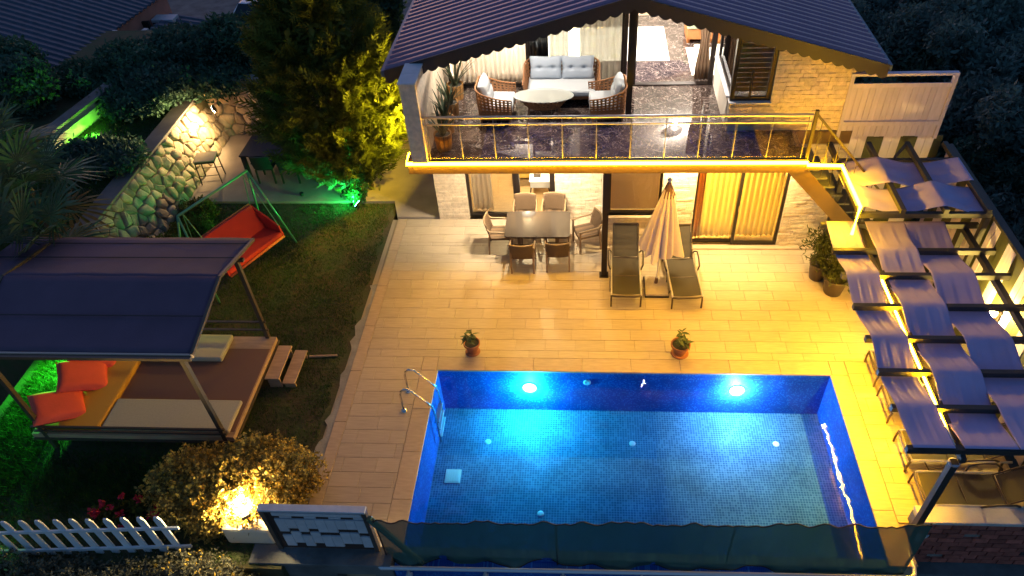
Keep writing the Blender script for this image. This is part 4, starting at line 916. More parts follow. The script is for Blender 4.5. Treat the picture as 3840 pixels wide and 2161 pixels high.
for lab, x, y, r, h, sd in (('bushy plant in a large dark round pot by the pergola post', 8.17, 2.32, .24, 1.0, 1), ('bushy plant in a dark pot behind the large one at the house corner', 7.93, 2.78, .2, 1.1, 2)):
    t = thing('potted_plant', lab, 'potted plant', (x, y, .002), group=None); rg = np.random.default_rng(sd)
    MB().lathe([(0, 0), (r * .75, 0), (r, .36), (r * 1.06, .38), (r * 1.06, .42), (r * .95, .42), (r * .93, .36), (0, .36)], 22).build('pot', mat('dark_pot', (.09, .06, .045), .6), t, world=False, smooth=True)
    c = np.stack([rg.normal(0, .16, 60), rg.normal(0, .16, 60), .45 + rg.random(60) * (h - .45)], 1); V, F = leaves_np(c, .11, 26, rg, .22, .14, .5)
    link_mesh('foliage', npmesh('foliage', V, F, m_bush), t); b = MB()
    for k in range(9): a = k * .7; b.tube([(.04 * math.cos(a), .04 * math.sin(a), .36), (.16 * math.cos(a), .16 * math.sin(a), h)], .006, 5)
    b.build('stem', MATS['stem'], t, world=False)
# ================================================================ pavilion
m_steel = mat('brown_steel', (.085, .062, .045), .5, metal=.2)
m_tarp = mat('navy_tarp', (.10, .062, .10), .85, var=.12, scale=2, bump=.2, bscale=50)
m_deck = mat('deck_wood', (.50, .32, .19), .6, var=.2, scale=3, stretch=(1, 6, 6))
t = thing('garden_pavilion', 'steel garden pavilion with navy cloth gable roof on the lawn', 'pavilion', (-5.1, -.8, 0))
PX = (-6.75, -3.45)
for x in PX:
    for y in (-1.95, .45): MB().bar((x, y, -.03), (x, y, 2.42), .075, .075).build('post', m_steel, t)
MB().bar((-6.75, .45, 1.2), (-6.75, -.75, 2.38), .05, .05).build('brace', m_steel, t)
for y in (-1.95, .45):
    MB().bar((-7.2, y, 2.44), (-3.3, y, 2.44), .07, .06).build('eave_beam', m_steel, t)
    for z in ((.62, .50) if y < 0 else (.86, .64)): MB().bar((-6.9, y - .03, z), (-3.36, y - .03, z), .035, .035).build('rail', m_steel, t)
MB().box(-7.0, -3.28, -1.98, .46, .30, .40).build('deck', m_deck, t); MB().box(-7.02, -3.26, -2.0, .48, .24, .30).build('deck_frame', m_steel, t)
for x in (-7.6 + .45, -3.3): MB().bar((x, -1.9, 2.47), (x, -.42, 2.80), .05, .05).bar((x, -.42, 2.80), (x, 1.0, 2.47), .05, .05).build('rafter', m_steel, t)
q = random.Random(2)
def tarp(y0, z0, y1, z1):
    return MB().grid(lambda u, v: (-7.9 + 4.6 * u + (.03 * math.sin(7 * v + y0) if u > .99 else 0), y0 + (y1 - y0) * v, z0 + (z1 - z0) * v - .035 * math.sin(math.pi * v) * (1 + .3 * math.sin(9 * u)) + .006 * math.sin(30 * u)), 40, 12)
o = tarp(-1.88, 2.48, -.42, 2.82).build('roof_cloth', m_tarp, t, smooth=True, solid=.006); o = tarp(-.42, 2.82, 1.04, 2.48).build('roof_cloth', m_tarp, t, smooth=True, solid=.006)
MB().bar((-7.9, -1.9, 2.455), (-3.28, -1.9, 2.455), .03, .07).build('edge_batten', mat('pale_batten', (.42, .32, .27), .7), t)
for y, z in ((-1.2, 2.645), (.25, 2.665), (.8, 2.54)): MB().bar((-7.88, y, z), (-3.32, y, z), .02, .006).build('seam', m_rope, t)
# things on the deck
def pad(lab, x0, x1, y0, y1, z0, z1, m): return tag(MB().box(x0, x1, y0, y1, z0, z1).build('mattress', m, bevel=.03), lab, 'mattress')
m_cream = weave('cream_weave', (.68, .60, .43), (.42, .37, .25), 30, 30); m_orange = weave('orange_weave', (.80, .40, .05), (.60, .27, .03), 34, 34)
pad('cream woven mattress along the front of the pavilion deck', -5.72, -3.36, -1.92, -1.22, .413, .50, m_cream)
pad('cream woven mattress along the back of the pavilion deck', -6.6, -4.12, -.24, .40, .413, .53, m_cream)
pad('orange woven mattress under the red cushions in the pavilion', -6.92, -5.74, -1.92, -.26, .405, .53, m_orange)
m_brug = weave('brown_rug', (.40, .22, .15), (.20, .10, .065), 26, 26)
tag(MB().box(-5.73, -3.30, -1.86, .12, .402, .411).build('rug', m_brug), 'brown herringbone rug on the pavilion deck', 'rug')
m_red = mat('red_cushion', (.80, .10, .06), .85, bump=.2, bscale=30, var=.08)
for lab, x, y, z, rz, rx, ry in (('red cushion at the front corner of the orange mattress', -6.6, -1.55, .66, 38, 10, -22), ('red cushion in the middle of the orange mattress', -6.5, -.85, .67, 30, 8, -26), ('red cushion at the back of the orange mattress', -6.55, -.25, .68, 15, 8, -30)):
    t = thing('cushion', lab, 'cushion', (x, y, z), 0, 'red cushions in the pavilion')
    pillow('cover', .86, .72, .24, m_red, t, Matrix.Rotation(R(rz), 4, 'Z') @ Matrix.Rotation(R(ry), 4, 'Y').inverted() @ RX(rx)); MB().box(-.02, .02, -.3, -.285, -.006, .006).build('zip', m_red, t, world=False)
for i, (x0, x1, z, lab) in enumerate(((-3.24, -2.96, .28, 'upper wooden step at the pavilion deck'), (-2.93, -2.68, .15, 'lower wooden step at the pavilion deck'))):
    t = thing('step', lab, 'step', ((x0 + x1) / 2, -.1, -.03), group='wooden pavilion steps')
    MB().box(x0, x1, -.53, .34, z - .035, z).build('tread', m_deck, t, bevel=.006)
    for y in (-.48, .27): MB().box(x0 + .02, x1 - .02, y, y + .03, -.03, z - .035).build('leg', m_deck, t)
tag(MB().tube([(-2.66, .30, .0), (-2.1, .34, .0)], .025, 8).build('wooden_pole', m_deck), 'thin wooden pole lying on the grass past the pavilion steps', 'pole')
# ================================================================ swing
t = thing('garden_swing', 'green tube frame swing with red cushioned seat on the lawn', 'swing', (-5.0, 3.1, 0))
m_gt = mat('green_tube', (.10, .30, .17), .35, metal=.2)
A, Bq = Vector((-4.64, 4.01, 2.0)), Vector((-5.52, 2.34, 2.0)); al = (A - Bq).normalized(); pe = Vector((al.y, -al.x, 0))
MB().tube([A, Bq], .03, 10).build('top_bar', m_gt, t, smooth=True)
for P, s in ((A, 1), (Bq, -1)):
    for k in (-1, 1): Fp = P + pe * .56 * k + al * .24 * s; Fp.z = -.03; MB().tube([P, Fp], .024, 8).build('leg', m_gt, t, smooth=True)
Ce = Vector((-4.78, 3.05, .46))
def LP(a, p, z): v = Ce + al * a + pe * p; return (v.x, v.y, Ce.z + z)
def slab(a0, a1, p0, z0, p1, z1, th):
    n = Vector((0, 0, 0)); b = MB(); d = Vector((p1 - p0, z1 - z0)).normalized(); nx, nz = -d.y * th, d.x * th
    V = [LP(a, p, z) for a in (a0, a1) for (p, z) in ((p0, z0), (p1, z1), (p1 + nx, z1 + nz), (p0 + nx, z0 + nz))]
    return b.add(V, [(0, 1, 2, 3), (7, 6, 5, 4), (0, 4, 5, 1), (1, 5, 6, 2), (2, 6, 7, 3), (3, 7, 4, 0)])
m_sred = mat('swing_red', (.55, .03, .015), .8, var=.1, scale=4, bump=.15); m_sor = mat('swing_trim', (.62, .13, .04), .8)
slab(-.78, .78, -.28, 0, .36, .04, .1).build('seat_cushion', m_sred, t, bevel=.03); slab(-.78, .78, -.52, .62, -.26, .06, .1).build('back_cushion', m_sred, t, bevel=.03)
for s in (-1, 1):
    a = .80 * s; MB().add([LP(a, -.52, .62), LP(a, -.28, 0), LP(a, .36, .04), LP(a, .30, .30)], [(0, 1, 2, 3)]).build('side_panel', m_sred, t, solid=.04)
    for p, z in ((-.5, .62), (.3, .3)):
        e = LP(a, p, z); u_ = (A if s > 0 else Bq) - al * s * .12; MB().tube([e, u_], .010, 6).build('hanger', m_gt, t)
MB().tube([LP(-.8, .37, .02), LP(.8, .37, .02)], .03, 8).build('front_piping', m_sor, t, smooth=True); MB().tube([LP(-.8, -.53, .63), LP(.8, -.53, .63)], .02, 8).build('top_piping', m_sor, t, smooth=True)
# ================================================================ dark dining set on the back terrace
m_dk = mat('dark_rattan', (.018, .015, .014), .6)
t = thing('dining_table', 'dark dining table on the back terrace behind the cypress', 'table', (-5.2, 7.1, .04))
MB().box(-6.15, -4.3, 6.55, 7.65, .72, .76).build('tabletop', m_dk, t, bevel=.01)
for x in (-6.07, -4.38):
    for y in (6.62, 7.58): MB().bar((x, y, .04), (x, y, .72), .10, .10).build('leg', m_dk, t)
for lab, x in (('dark woven chair at the terrace table, nearer the stone wall', -5.5), ('dark woven chair at the terrace table, nearer the cypress', -4.85)):
    t = thing('dining_chair', lab, 'chair', (x, 6.55, .04), 0, 'dark chairs on the back terrace'); B = lambda n, b, **k: b.build(n, m_dk, t, world=False, **k)
    B('seat', MB().box(-.23, .23, -.2, .25, .40, .45), bevel=.02); B('backrest', MB().grid(lambda u, v: (-.25 + .5 * u, -.22 - .08 * v + .05 * (2 * u - 1) ** 2, .45 + .42 * v), 8, 4), solid=.03)
    for sx in (-.22, .22):
        B('leg', MB().bar((sx, -.2, 0), (sx, -.18, .42), .04, .04)); B('leg', MB().bar((sx, .22, 0), (sx, .22, .42), .04, .04)); B('armrest', MB().bar((sx * 1.1, -.25, .64), (sx * 1.1, .2, .64), .04, .03))
t = thing('stool', 'tall wooden topped stool beside the lit stone wall', 'stool', (-7.05, 6.55, .04), R(10))
MB().box(-.27, .27, -.24, .24, .68, .71).build('seat', mat('stool_top', (.34, .26, .16), .6, var=.2, scale=5), t, world=False, bevel=.01)
for sx in (-.24, .24):
    for sy in (-.2, .2): MB().bar((sx * 1.08, sy * 1.08, 0), (sx, sy, .68), .025, .025).build('leg', m_dk, t, world=False)
MB().bar((-.24, .2, .25), (.24, .2, .25), .015, .015).bar((-.24, -.2, .25), (.24, -.2, .25), .015, .015).build('stretcher', m_dk, t, world=False)
MB().box(-.25, .25, -.22, .22, .62, .68).build('apron', m_dk, t, world=False)
# ================================================================ picket fence and gate
m_pick = mat('white_picket', (.68, .68, .70), .6, var=.1, scale=6, rnd=.05)
t = thing('picket_fence', 'white picket fence at the front edge of the lawn', 'fence', (-5, -3.98, 0))
pk = MB().prism([(-.06, 0), (.06, 0), (.06, .98), (.028, 1.06), (-.028, 1.06), (-.06, .98)], 'y', -.012, .012).mesh('picket', m_pick)
for k in range(14):
    x = -7.0 + k * .262; o = link_mesh('picket', pk, t, (x + 5, 0.0 + .015 * k - .1, -.06 + random.uniform(-.01, .01))); o.rotation_euler = (0, random.uniform(-.02, .02), 0)
for z in (.14, .70): MB().bar((-7.15, -4.11, z), (-3.35, -3.89, z), .03, .06).build('rail', m_pick, t)
t = thing('gate', 'white board gate with dark notches between the hedge and the net', 'gate', (-1.15, -3.8, 0))
m_gp = mat('gate_paint', (.58, .58, .62), .6, var=.12, scale=6, rnd=.06); m_gd = mat('gate_dark', (.05, .028, .022), .8)
MB().box(-1.92, -.36, -3.80, -3.77, .02, 1.18).build('back_panel', m_gd, t)
for r, (z0, z1) in enumerate(((.12, .44), (.56, .92))):
    for k in range(9):
        x = -1.80 + k * .155; n = 1 if k in (1, 3, 6, 7) else 0; dz = .10 * n
        MB().box(x + .003, x + .152, -3.825, -3.802, z0 + dz, z1 + (dz if r == 0 else 0)).build('board', m_gp, t)
MB().box(-1.97, -.33, -3.86, -3.74, 1.18, 1.22).build('top_rail', m_gp, t, bevel=.006); [MB().box(gx, gx + .07, -3.84, -3.76, .0, 1.18).build('stile', mat('gate_stile', (.08, .06, .05), .7), t) for gx in (-1.97, -.40)]
MB().box(-1.80, -.42, -3.825, -3.805, 1.02, 1.10).build('rail', m_gp, t)
for k in range(4): MB().box(-1.7 + k * .38, -1.52 + k * .38, -3.82, -3.803, .955, 1.0).build('slat', m_gp, t)
# ================================================================ garden lamps
def flood(name, lab, loc, col, p, d, s=.16, em=60, kind='SPOT', ang=150, back=.02):
    t = thing('floodlight', lab, 'floodlight', loc, 0, 'garden floodlights'); M4 = Vector(d).to_track_quat('-Z', 'Y').to_matrix().to_4x4()
    o = MB().box(-s / 2, s / 2, -s * .36, s * .36, -.01, .05).build('housing', m_frame, t, world=False, bevel=.006); o.matrix_local = M4
    o = MB().box(-s / 2 + .012, s / 2 - .012, -s * .36 + .012, s * .36 - .012, -.016, -.011).build('lens', emitter('lens_' + name, col, em), t, world=False); o.matrix_local = M4
    MB().tube([(0, 0, -loc[2] if loc[2] < .6 else -.25), (0, 0, -.03)], .012, 6).build('spike', m_frame, t, world=False)
    v = Vector(d).normalized(); lamp('SPOT', 'lamp', t, Vector(loc) + v * .05, p, col, .05, aim(d), spot=R(ang), blend=.9); return t
GRN = (.02, 1.0, .16)
flood('green_tree', 'green floodlight at the foot of the cypress', (-2.82, 5.28, .16), GRN, 60, (-.75, .2, .6), .18, 60, ang=165)
flood('green_lawn', 'green floodlight on the lawn left of the pavilion', (-7.75, .15, .7), (.05, 1, .06), 120, (.35, -.6, -.55), .18, 60, ang=165)
flood('green_upper', 'green floodlight on the upper garden facing the low wall', (-9.5, 6.4, 1.40), (.2, 1.0, .04), 40, (-1, .1, .12), .16, 50, ang=150)
flood('warm_wall', 'warm floodlight at the far end of the rubble wall', (-7.15, 7.95, 1.35), (1, .70, .30), 75, (-.75, -.4, -.4), .2, 90, ang=150)
t = flood('warm_hedge', 'glaring warm floodlight between hedge and gate', (-2.40, -3.62, .66), (1, .72, .25), 260, (-.5, .6, .16), .14, 120, ang=165)
t = thing('garden_planter', 'whitewashed masonry planter block under the glaring floodlight', 'planter', (-2.45, -3.55, 0))
MB().box(-2.85, -2.05, -3.75, -3.35, -.03, .42).build('block', mat('whitewash', (.62, .56, .44), .8, bump=.3), t, bevel=.05)
MB().tube([(-2.8, -3.42, .47), (-2.08, -3.38, .47)], .07, 12).build('roll_edge', MATS['whitewash'], t, smooth=True)
lamp('POINT', 'added_glare_light', t, (-2.45, -3.55, .85), 30, (1, .78, .36), .06)  # extra point light without a fixture, added to overexpose the block
# ================================================================ planting
G_ = np.random.default_rng(11)
def stuff(name, me, lab, cat): return tag(link_mesh(name, me), lab, cat, kind='stuff')
def blades(xy, h, wd, rg, z0, lean=.5):
    n = len(xy); a = rg.random(n) * 6.28; hh = h * (.5 + rg.random(n)); l = lean * hh * rg.random(n); b = rg.random(n) * 6.28
    B = np.stack([xy[:, 0], xy[:, 1], np.full(n, z0)], 1); s = np.stack([np.cos(a), np.sin(a), 0 * a], 1) * wd
    tip = B + np.stack([np.cos(b) * l, np.sin(b) * l, hh], 1)
    return np.stack([B - s, B + s, tip], 1).reshape(-1, 3), np.arange(n * 3).reshape(-1, 3)
m_grass = veg_mat('grass_blade', (.045, .10, .016), .55, .65, .2, 1.6)
n = 130000; xy = np.stack([G_.uniform(-8.2, -1.9, n), G_.uniform(-4.1, 5.52, n)], 1)
dens = np.sin(xy[:, 0] * 1.9 + 1) * np.sin(xy[:, 1] * 1.4) + .6 * np.sin(xy[:, 0] * 4.1 + xy[:, 1] * 3.3) + .4 * np.sin(xy[:, 0] * 7 - xy[:, 1] * 6)
bare = np.clip((-2.6 - np.abs(xy[:, 0] + 2.4) * 1.0 + 1.6), -1, 1) * (xy[:, 1] < .2)
keep = G_.random(n) < np.clip(.82 + .30 * dens - .35 * (bare > -.9) * (xy[:, 0] > -3.3) * (xy[:, 1] < 0), .12, 1)
keep &= ~((xy[:, 0] > -1.97 - .04 * np.sin(xy[:, 1] * 9)))
V, F = blades(xy[keep], .05, .006, G_, -.035, .9); stuff('grass', npmesh('grass', V, F, m_grass), 'short patchy grass of the lawn', 'grass')
n = 7000; xy = np.stack([G_.normal(-5.2, 1.3, n), G_.normal(-2.7, .35, n)], 1); xy = np.concatenate([xy[(xy[:, 0] < -3.4) & (xy[:, 1] < -2.05)], np.stack([G_.uniform(-8.2, -7.0, 6000), G_.uniform(-3, 1, 6000)], 1)])
V, F = blades(xy, .13, .008, G_, -.035, 1.1); stuff('tall_grass', npmesh('tall_grass', V, F, m_grass), 'longer grass tufts around the pavilion', 'grass')
n = 30000; xy = np.stack([G_.uniform(-10.4, -8.5, n), G_.uniform(.6, 8.6, n)], 1)
V, F = blades(xy, .05, .008, G_, 1.195, .9); stuff('upper_grass', npmesh('upper_grass', V, F, m_grass), 'grass on the upper garden above the rubble wall', 'grass')

# feathery cypress
m_cyp = veg_mat('cypress_spray', (.13, .15, .028), .55, .6, .25, 2.5)
def cypress(label, base, h, rmax, zlow, nb, ns, seed):
    rg = np.random.default_rng(seed); t = thing('cypress_tree', label, 'tree', base)
    MB().tube([(0, 0, -.05), (.03, .02, .8), (0, 0, h * .55), (0, 0, h * .9)], [.14, .11, .06, .015], 9).build('trunk', mat('bark', (.11, .08, .055), .9, var=.4, scale=9, bump=.8, bscale=25), t, world=False, smooth=True)
    def rad(z): f = (z - zlow) / (h - zlow); return rmax * np.clip(np.minimum(.55 + 3.2 * f, 1.08 * (1 - f ** 1.7) + .02), 0.02, 1)
    zz = zlow + (h - zlow) * rg.random(nb) ** 1.15; an = rg.random(nb) * 6.283; rr = rad(zz) * rg.uniform(.72, 1.05, nb)
    C = np.stack([rr * np.cos(an), rr * np.sin(an), zz], 1); O = np.stack([np.cos(an), np.sin(an), np.full(nb, .95)], 1); O /= np.linalg.norm(O, axis=1)[:, None]
    idx = np.repeat(np.arange(nb), ns); n = len(idx); k = rg.random((n, 1))                      # sprays along each bough
    P = C[idx] - O[idx] * (.70 - .85 * k) + rg.normal(0, .15, (n, 3)) * (1.12 - k); D = O[idx] + rg.normal(0, .28, (n, 3)); D /= np.linalg.norm(D, axis=1)[:, None]
    Wd = np.cross(D, rg.normal(size=(n, 3))); Wd /= np.linalg.norm(Wd, axis=1)[:, None]; L = rg.uniform(.26, .46, (n, 1)) * (.7 + .5 * k)
    Vs = []
    for j in range(7):                                                                       # narrow side blades
        f = .08 + .13 * j; s = (1 if j % 2 else -1); b0 = P + D * L * f; tip = b0 + (D * .75 + Wd * s * .62) * L * (.52 - .035 * j); w_ = D * L * .085
        Vs.append(np.stack([b0 - w_, b0 + w_, tip], 1))
    Vs.append(np.stack([P - Wd * L * .05, P + Wd * L * .05, P + D * L * 1.15], 1))
    V = np.concatenate(Vs, 0).reshape(-1, 3); link_mesh('crown', npmesh('crown', V, np.arange(len(V)).reshape(-1, 3), m_cyp), t)
    c = np.stack([rg.normal(0, .30, 400) * rmax, rg.normal(0, .30, 400) * rmax, rg.uniform(zlow + .2, h * .8, 400)], 1); c[:, :2] *= np.clip(rad(c[:, 2]) / rmax, .1, 1)[:, None]
    V, F = leaves_np(c, .2, 14, rg, .5, .25); link_mesh('inner_foliage', npmesh('inner_foliage', V, F, m_cyp), t); return t
cypress('tall feathery cypress lit yellow beside the house', (-3.0, 6.0, .04), 7.4, 1.66, .9, 430, 26, 5)

# broadleaf shrubs, trees and hedges
def blob(label, name, cat, base, lobes, m, leaf, dens, seed, group=None, trunk=None, aspect=.5, shell=.55, flowers=None):
    rg = np.random.default_rng(seed); t = thing(name, label, cat, base, 0, group); Cs = []
    for (x, y, z, rx, ry, rz) in lobes:
        n = int(dens * (rx * ry + ry * rz + rx * rz)); d = rg.normal(size=(n, 3)); d /= np.linalg.norm(d, axis=1)[:, None]
        r = shell + (1 - shell) * rg.random((n, 1)) ** .6; bump = 1 + .13 * np.sin(5 * d[:, :1] + seed) * np.sin(4 * d[:, 1:2]) + .10 * np.sin(11 * d[:, 2:3] + 9 * d[:, :1])
        Cs.append(np.array([x, y, z]) + d * r * bump * np.array([rx, ry, rz]))
    C = np.concatenate(Cs); C = C[C[:, 2] > 0.0]
    V, F = leaves_np(C, leaf, 7, rg, aspect, leaf * 1.1, .35); link_mesh('crown' if cat == 'tree' else 'foliage', npmesh('foliage', V, F, m), t)
    if flowers:
        fm, fs, fn = flowers; top = C[C[:, 2] > np.median(C[:, 2]) * .6]; c = top[rg.integers(0, len(top), fn)] * 1.04; V, F = leaves_np(c, fs, 3, rg, .9, fs * .5, .8); link_mesh('flowers', npmesh('flowers', V, F, fm), t)
    b = MB(); zt = max(l[2] for l in lobes)
    for k, l in enumerate(lobes): b.tube([(0, 0, -.05), (l[0] * .45 + .02, l[1] * .45, l[2] * .5), (l[0] * .8, l[1] * .8, l[2])], [.035 + .02 * zt, .03, .012], 7)
    b.build('trunk' if cat == 'tree' else 'stems', MATS['bark'], t, world=False); return t
m_dkl = veg_mat('dark_leaf', (.06, .12, .085), .5); m_olive = veg_mat('olive_leaf', (.13, .19, .165), .4); m_hedge = veg_mat('hedge_leaf', (.30, .22, .06), .5); m_grey = veg_mat('grey_leaf', (.17, .16, .11), .5); m_ivy = veg_mat('ivy_leaf', (.06, .13, .08), .5)
m_yfl = veg_mat('yellow_flower', (.75, .50, .09), .3); m_rfl = mat('red_flower', (.55, .02, .05), .7)
blob('rounded flowering hedge at the corner of the patio and the gate', 'hedge', 'hedge', (-2.75, -2.95, -.03), ((-.75, .05, .35, .85, .62, .62), (.35, .12, .45, .85, .70, .72), (-.25, -.35, .30, 1.0, .45, .6)), m_hedge, .065, 1300, 3, flowers=(m_yfl, .04, 4500))
blob('dry grey flowering bush below the glaring floodlight', 'bush', 'bush', (-2.85, -4.35, -2.5), ((-.3, .0, 2.15, .75, .5, .75), (.35, -.15, 1.9, .5, .4, .8), (-1.1, .05, 1.9, .8, .45, .75)), m_grey, .055, 1200, 4, flowers=(m_yfl, .03, 700))
blob('grey leaved bush in front of the left pickets', 'bush', 'bush', (-5.3, -4.5, -2.5), ((-1.1, .1, 2.4, .8, .45, .5), (0, .12, 2.22, .8, .45, .55), (.9, .15, 2.1, .7, .45, .55)), m_grey, .055, 1100, 5)
blob('low yellow green shrub at the foot of the rubble wall', 'shrub', 'shrub', (-6.75, 4.9, -.03), ((0, 0, .22, .5, .4, .3), (.2, -.8, .2, .6, .5, .32), (-.1, -1.6, .25, .55, .5, .4)), veg_mat('lime_leaf', (.12, .12, .02)), .06, 900, 6)
blob('small leafy weed beside the green floodlight', 'plant', 'plant', (-3.05, 5.75, .04), ((0, 0, .3, .22, .2, .35), (.15, -.1, .2, .2, .2, .25)), veg_mat('weed_leaf', (.06, .12, .03)), .09, 900, 7)
t = thing('bare_tree', 'slim bare trunk standing between cypress and house', 'tree', (-2.65, 6.1, .04)); MB().tube([(0, 0, 0), (.02, .02, .7), (-.04, .05, 1.7)], [.06, .05, .04], 8).build('trunk', MATS['bark'], t, world=False, smooth=True)
t = thing('flower_pot', 'small dark pot on the edge of the back terrace', 'pot', (-4.42, 5.8, .04)); MB().lathe([(0, 0), (.04, 0), (.05, .08), (.055, .085), (.045, .085)], 12).build('pot', m_dk, t, world=False); MB().lathe([(0, .07), (.045, .07)], 10).build('soil', m_soil, t, world=False)
# geraniums
for i, (x, y) in enumerate(((-5.15, -3.35), (-4.85, -3.3), (-4.55, -3.15), (-4.25, -3.05), (-4.1, -3.35), (-4.6, -3.5))):
    rg = np.random.default_rng(60 + i); t = thing('geranium', 'red flowering geranium behind the picket fence, number %d from the left of the clump' % (i + 1) if False else ['leftmost red geranium behind the picket fence', 'second red geranium from the left behind the picket fence', 'red geranium in the middle of the clump behind the pickets', 'red geranium tallest in the clump by the hedge', 'red geranium tucked against the hedge foot', 'red geranium closest to the pickets'][i], 'flower', (x, y, -.03), 0, 'red geraniums by the fence')
    c = np.stack([rg.normal(0, .09, 26), rg.normal(0, .09, 26), rg.uniform(.03, .2, 26)], 1); V, F = leaves_np(c, .08, 5, rg, .9, .05, .4); link_mesh('foliage', npmesh('foliage', V, F, MATS['lime_leaf']), t)
    for k in range(3):
        c = np.array([[rg.normal(0, .09), rg.normal(0, .09), rg.uniform(.24, .34)]]); V, F = leaves_np(c, .05, 26, rg, .9, .045, .4); link_mesh('flower_head', npmesh('flower', V, F, m_rfl), t)
        MB().tube([(0, 0, 0), tuple(c[0])], .005, 4).build('stem', MATS['stem'], t, world=False)
# dark vine thicket behind the rubble walls
q = random.Random(9); vine = [(-12.5, 8.2, 1.5), (-11.5, 9.7, .5), (-10.1, 9.9, 1.0), (-8.7, 10.4, 1.2), (-7.2, 10.6, 1.5), (-5.8, 10.9, 1.5), (-9.3, 11.7, .7), (-7.4, 12.0, .7), (-5.4, 12.2, 1.2), (-10.9, 11.3, .35), (-3.6, 11.6, 2.2), (-13.3, 9.2, 1.5), (-8.9, 8.8, .9), (-7.6, 9.3, .7), (-9.4, 8.3, .6), (-9.05, 5.6, .35)]
vl = ['dark vine thicket at the far left behind the palms', 'dark vine thicket left of the lit green wall end', 'dark vine thicket behind the end of the lit green wall', 'dark vine thicket above the bright end of the rubble wall', 'dark vine thicket above the corner of the two rubble walls', 'dark vine thicket above the back rubble wall', 'dark vine thicket before the neighbour yard, left one', 'dark vine thicket before the neighbour yard, middle one', 'dark vine thicket before the neighbour yard, right one', 'dark vine thicket beside the neighbour lower roof', 'dark tree mass between cypress and villa roof', 'dark bush at the left edge beneath the neighbour roof', 'green lit vine hanging over the end of the rubble wall', 'green lit vine over the corner of the rubble walls', 'dark shrub between the lit green wall and the rubble wall', 'small shrub hiding the green floodlight on the upper garden']
for i, (x, y, h) in enumerate(vine):
    blob(vl[i], 'vine_thicket', 'shrub', (x, y, 1.15), ((0, 0, h * .5, .95, .85, h * .55), (.5, -.3, h * .75, .7, .6, h * .35), (-.5, .3, h * .6, .7, .6, h * .4)), m_ivy if i % 3 else m_dkl, .13, 420, 20 + i, 'vine thickets behind the garden')
# dark trees to the right
tr = [(11.6, 6.2, 1.5), (12.2, 3.4, 1.3), (13.6, 8.4, 1.8), (14.2, 5.2, 1.6), (11.3, 9.0, 1.6), (15.8, 10.5, 2.0), (13.0, 12.0, 2.0), (17.3, 7.8, 1.9), (11.7, .9, 1.1), (17.0, 13.5, 2.2), (14.2, 15.2, 2.3), (20.0, 11.5, 2.2), (20.5, 16.5, 2.5), (10.6, 13.4, 2.0), (14.6, 2.0, 1.4), (12.0, 17.5, 2.4), (17.5, 18.5, 2.5)]
tl = ['leftmost of the dark trees beside the white plank screen', 'dark tree right of the small pergola', 'dark tree second row behind the plank screen', 'dark tree at the right edge above the striped fence', 'dark tree just past the villa roof tip', 'dark tree in the upper right, third row', 'dark tree beside the right roof edge near the top', 'dark tree on the far right edge, upper', 'low dark tree behind the striped fence corner', 'dark tree in the top right corner, left one', 'dark tree at the top beside the roof', 'dark tree in the top right corner, right one', 'farthest dark tree in the top right corner', 'dark tree hugging the villa roof near the top', 'low dark tree on the right edge below the others', 'farthest dark tree behind the villa roof', 'far dark tree in the back row at top right']
for i, (x, y, r) in enumerate(tr):
    h = 2.9 + .35 * (i % 4); blob(tl[i], 'olive_tree', 'tree', (x, y, -2.5), tuple((q.uniform(-.85, .85) * r, q.uniform(-.85, .85) * r, h + q.uniform(-.9, 1.1), r * q.uniform(.22, .48), r * q.uniform(.22, .48), r * q.uniform(.22, .42)) for _ in range(9)), m_olive if i % 4 else m_dkl, .17, 190, 50 + i, 'dark trees beyond the right fence', aspect=.4)
# fan palms
m_palm = veg_mat('palm_leaf', (.085, .125, .07), .4, .5, .15); m_palmy = veg_mat('palm_leaf_old', (.16, .11, .035), .4)
def palm(label, base, h, nf, seed, R0=1.0, pl=.8):
    q = random.Random(seed); t = thing('fan_palm', label, 'palm', base); 
    MB().tube([(0, 0, -.05), (.04, .02, h * .5), (0, 0, h)], [.13, .11, .10], 9).build('trunk', mat('palm_bark', (.10, .07, .045), .95, bump=1., bscale=30), t, world=False)
    for k in range(nf):
        a = k * 2.4 + q.uniform(-.3, .3); el = R(70 - 95 * k / nf + q.uniform(-8, 8)); ca, sa = math.cos(a), math.sin(a)
        d = Vector((ca * math.cos(el), sa * math.cos(el), math.sin(el))); side = Vector((-sa, ca, 0)); up = d.cross(side) * -1
        hub = Vector((0, 0, h)) + d * pl * q.uniform(.8, 1.1) - Vector((0, 0, .12 * pl)); b = MB().tube([(0, 0, h), Vector((0, 0, h)) + d * pl * .5, hub], [.016, .012, .008], 5); n = 17
        for j in range(n):
            th = R(-125 + 250 * j / (n - 1)); v = d * math.cos(th) + side * math.sin(th); L = R0 * (1 - .25 * abs(th) / 2.2) * q.uniform(.9, 1.08); wv = (side * math.cos(th) - d * math.sin(th)) * .042
            m1 = hub + v * L * .55 + up * .03; e = hub + v * L - Vector((0, 0, .16 * L)) * q.uniform(.6, 1.5)
            b.add([hub, m1 - wv, e, m1 + wv], [(0, 1, 2, 3)])
        b.build('frond', m_palmy if k > nf * .8 else m_palm, t, world=False)
palm('fan palm with upright crown behind the pavilion roof at the left edge', (-8.6, 2.55, 1.2), 1.35, 14, 1)
palm('fan palm spreading one wide leaf over the pavilion roof', (-7.75, .95, -.03), 2.35, 13, 2)
palm('fan palm in shade at the far left edge above the first palm', (-9.9, 3.4, 1.2), 1.6, 13, 3)
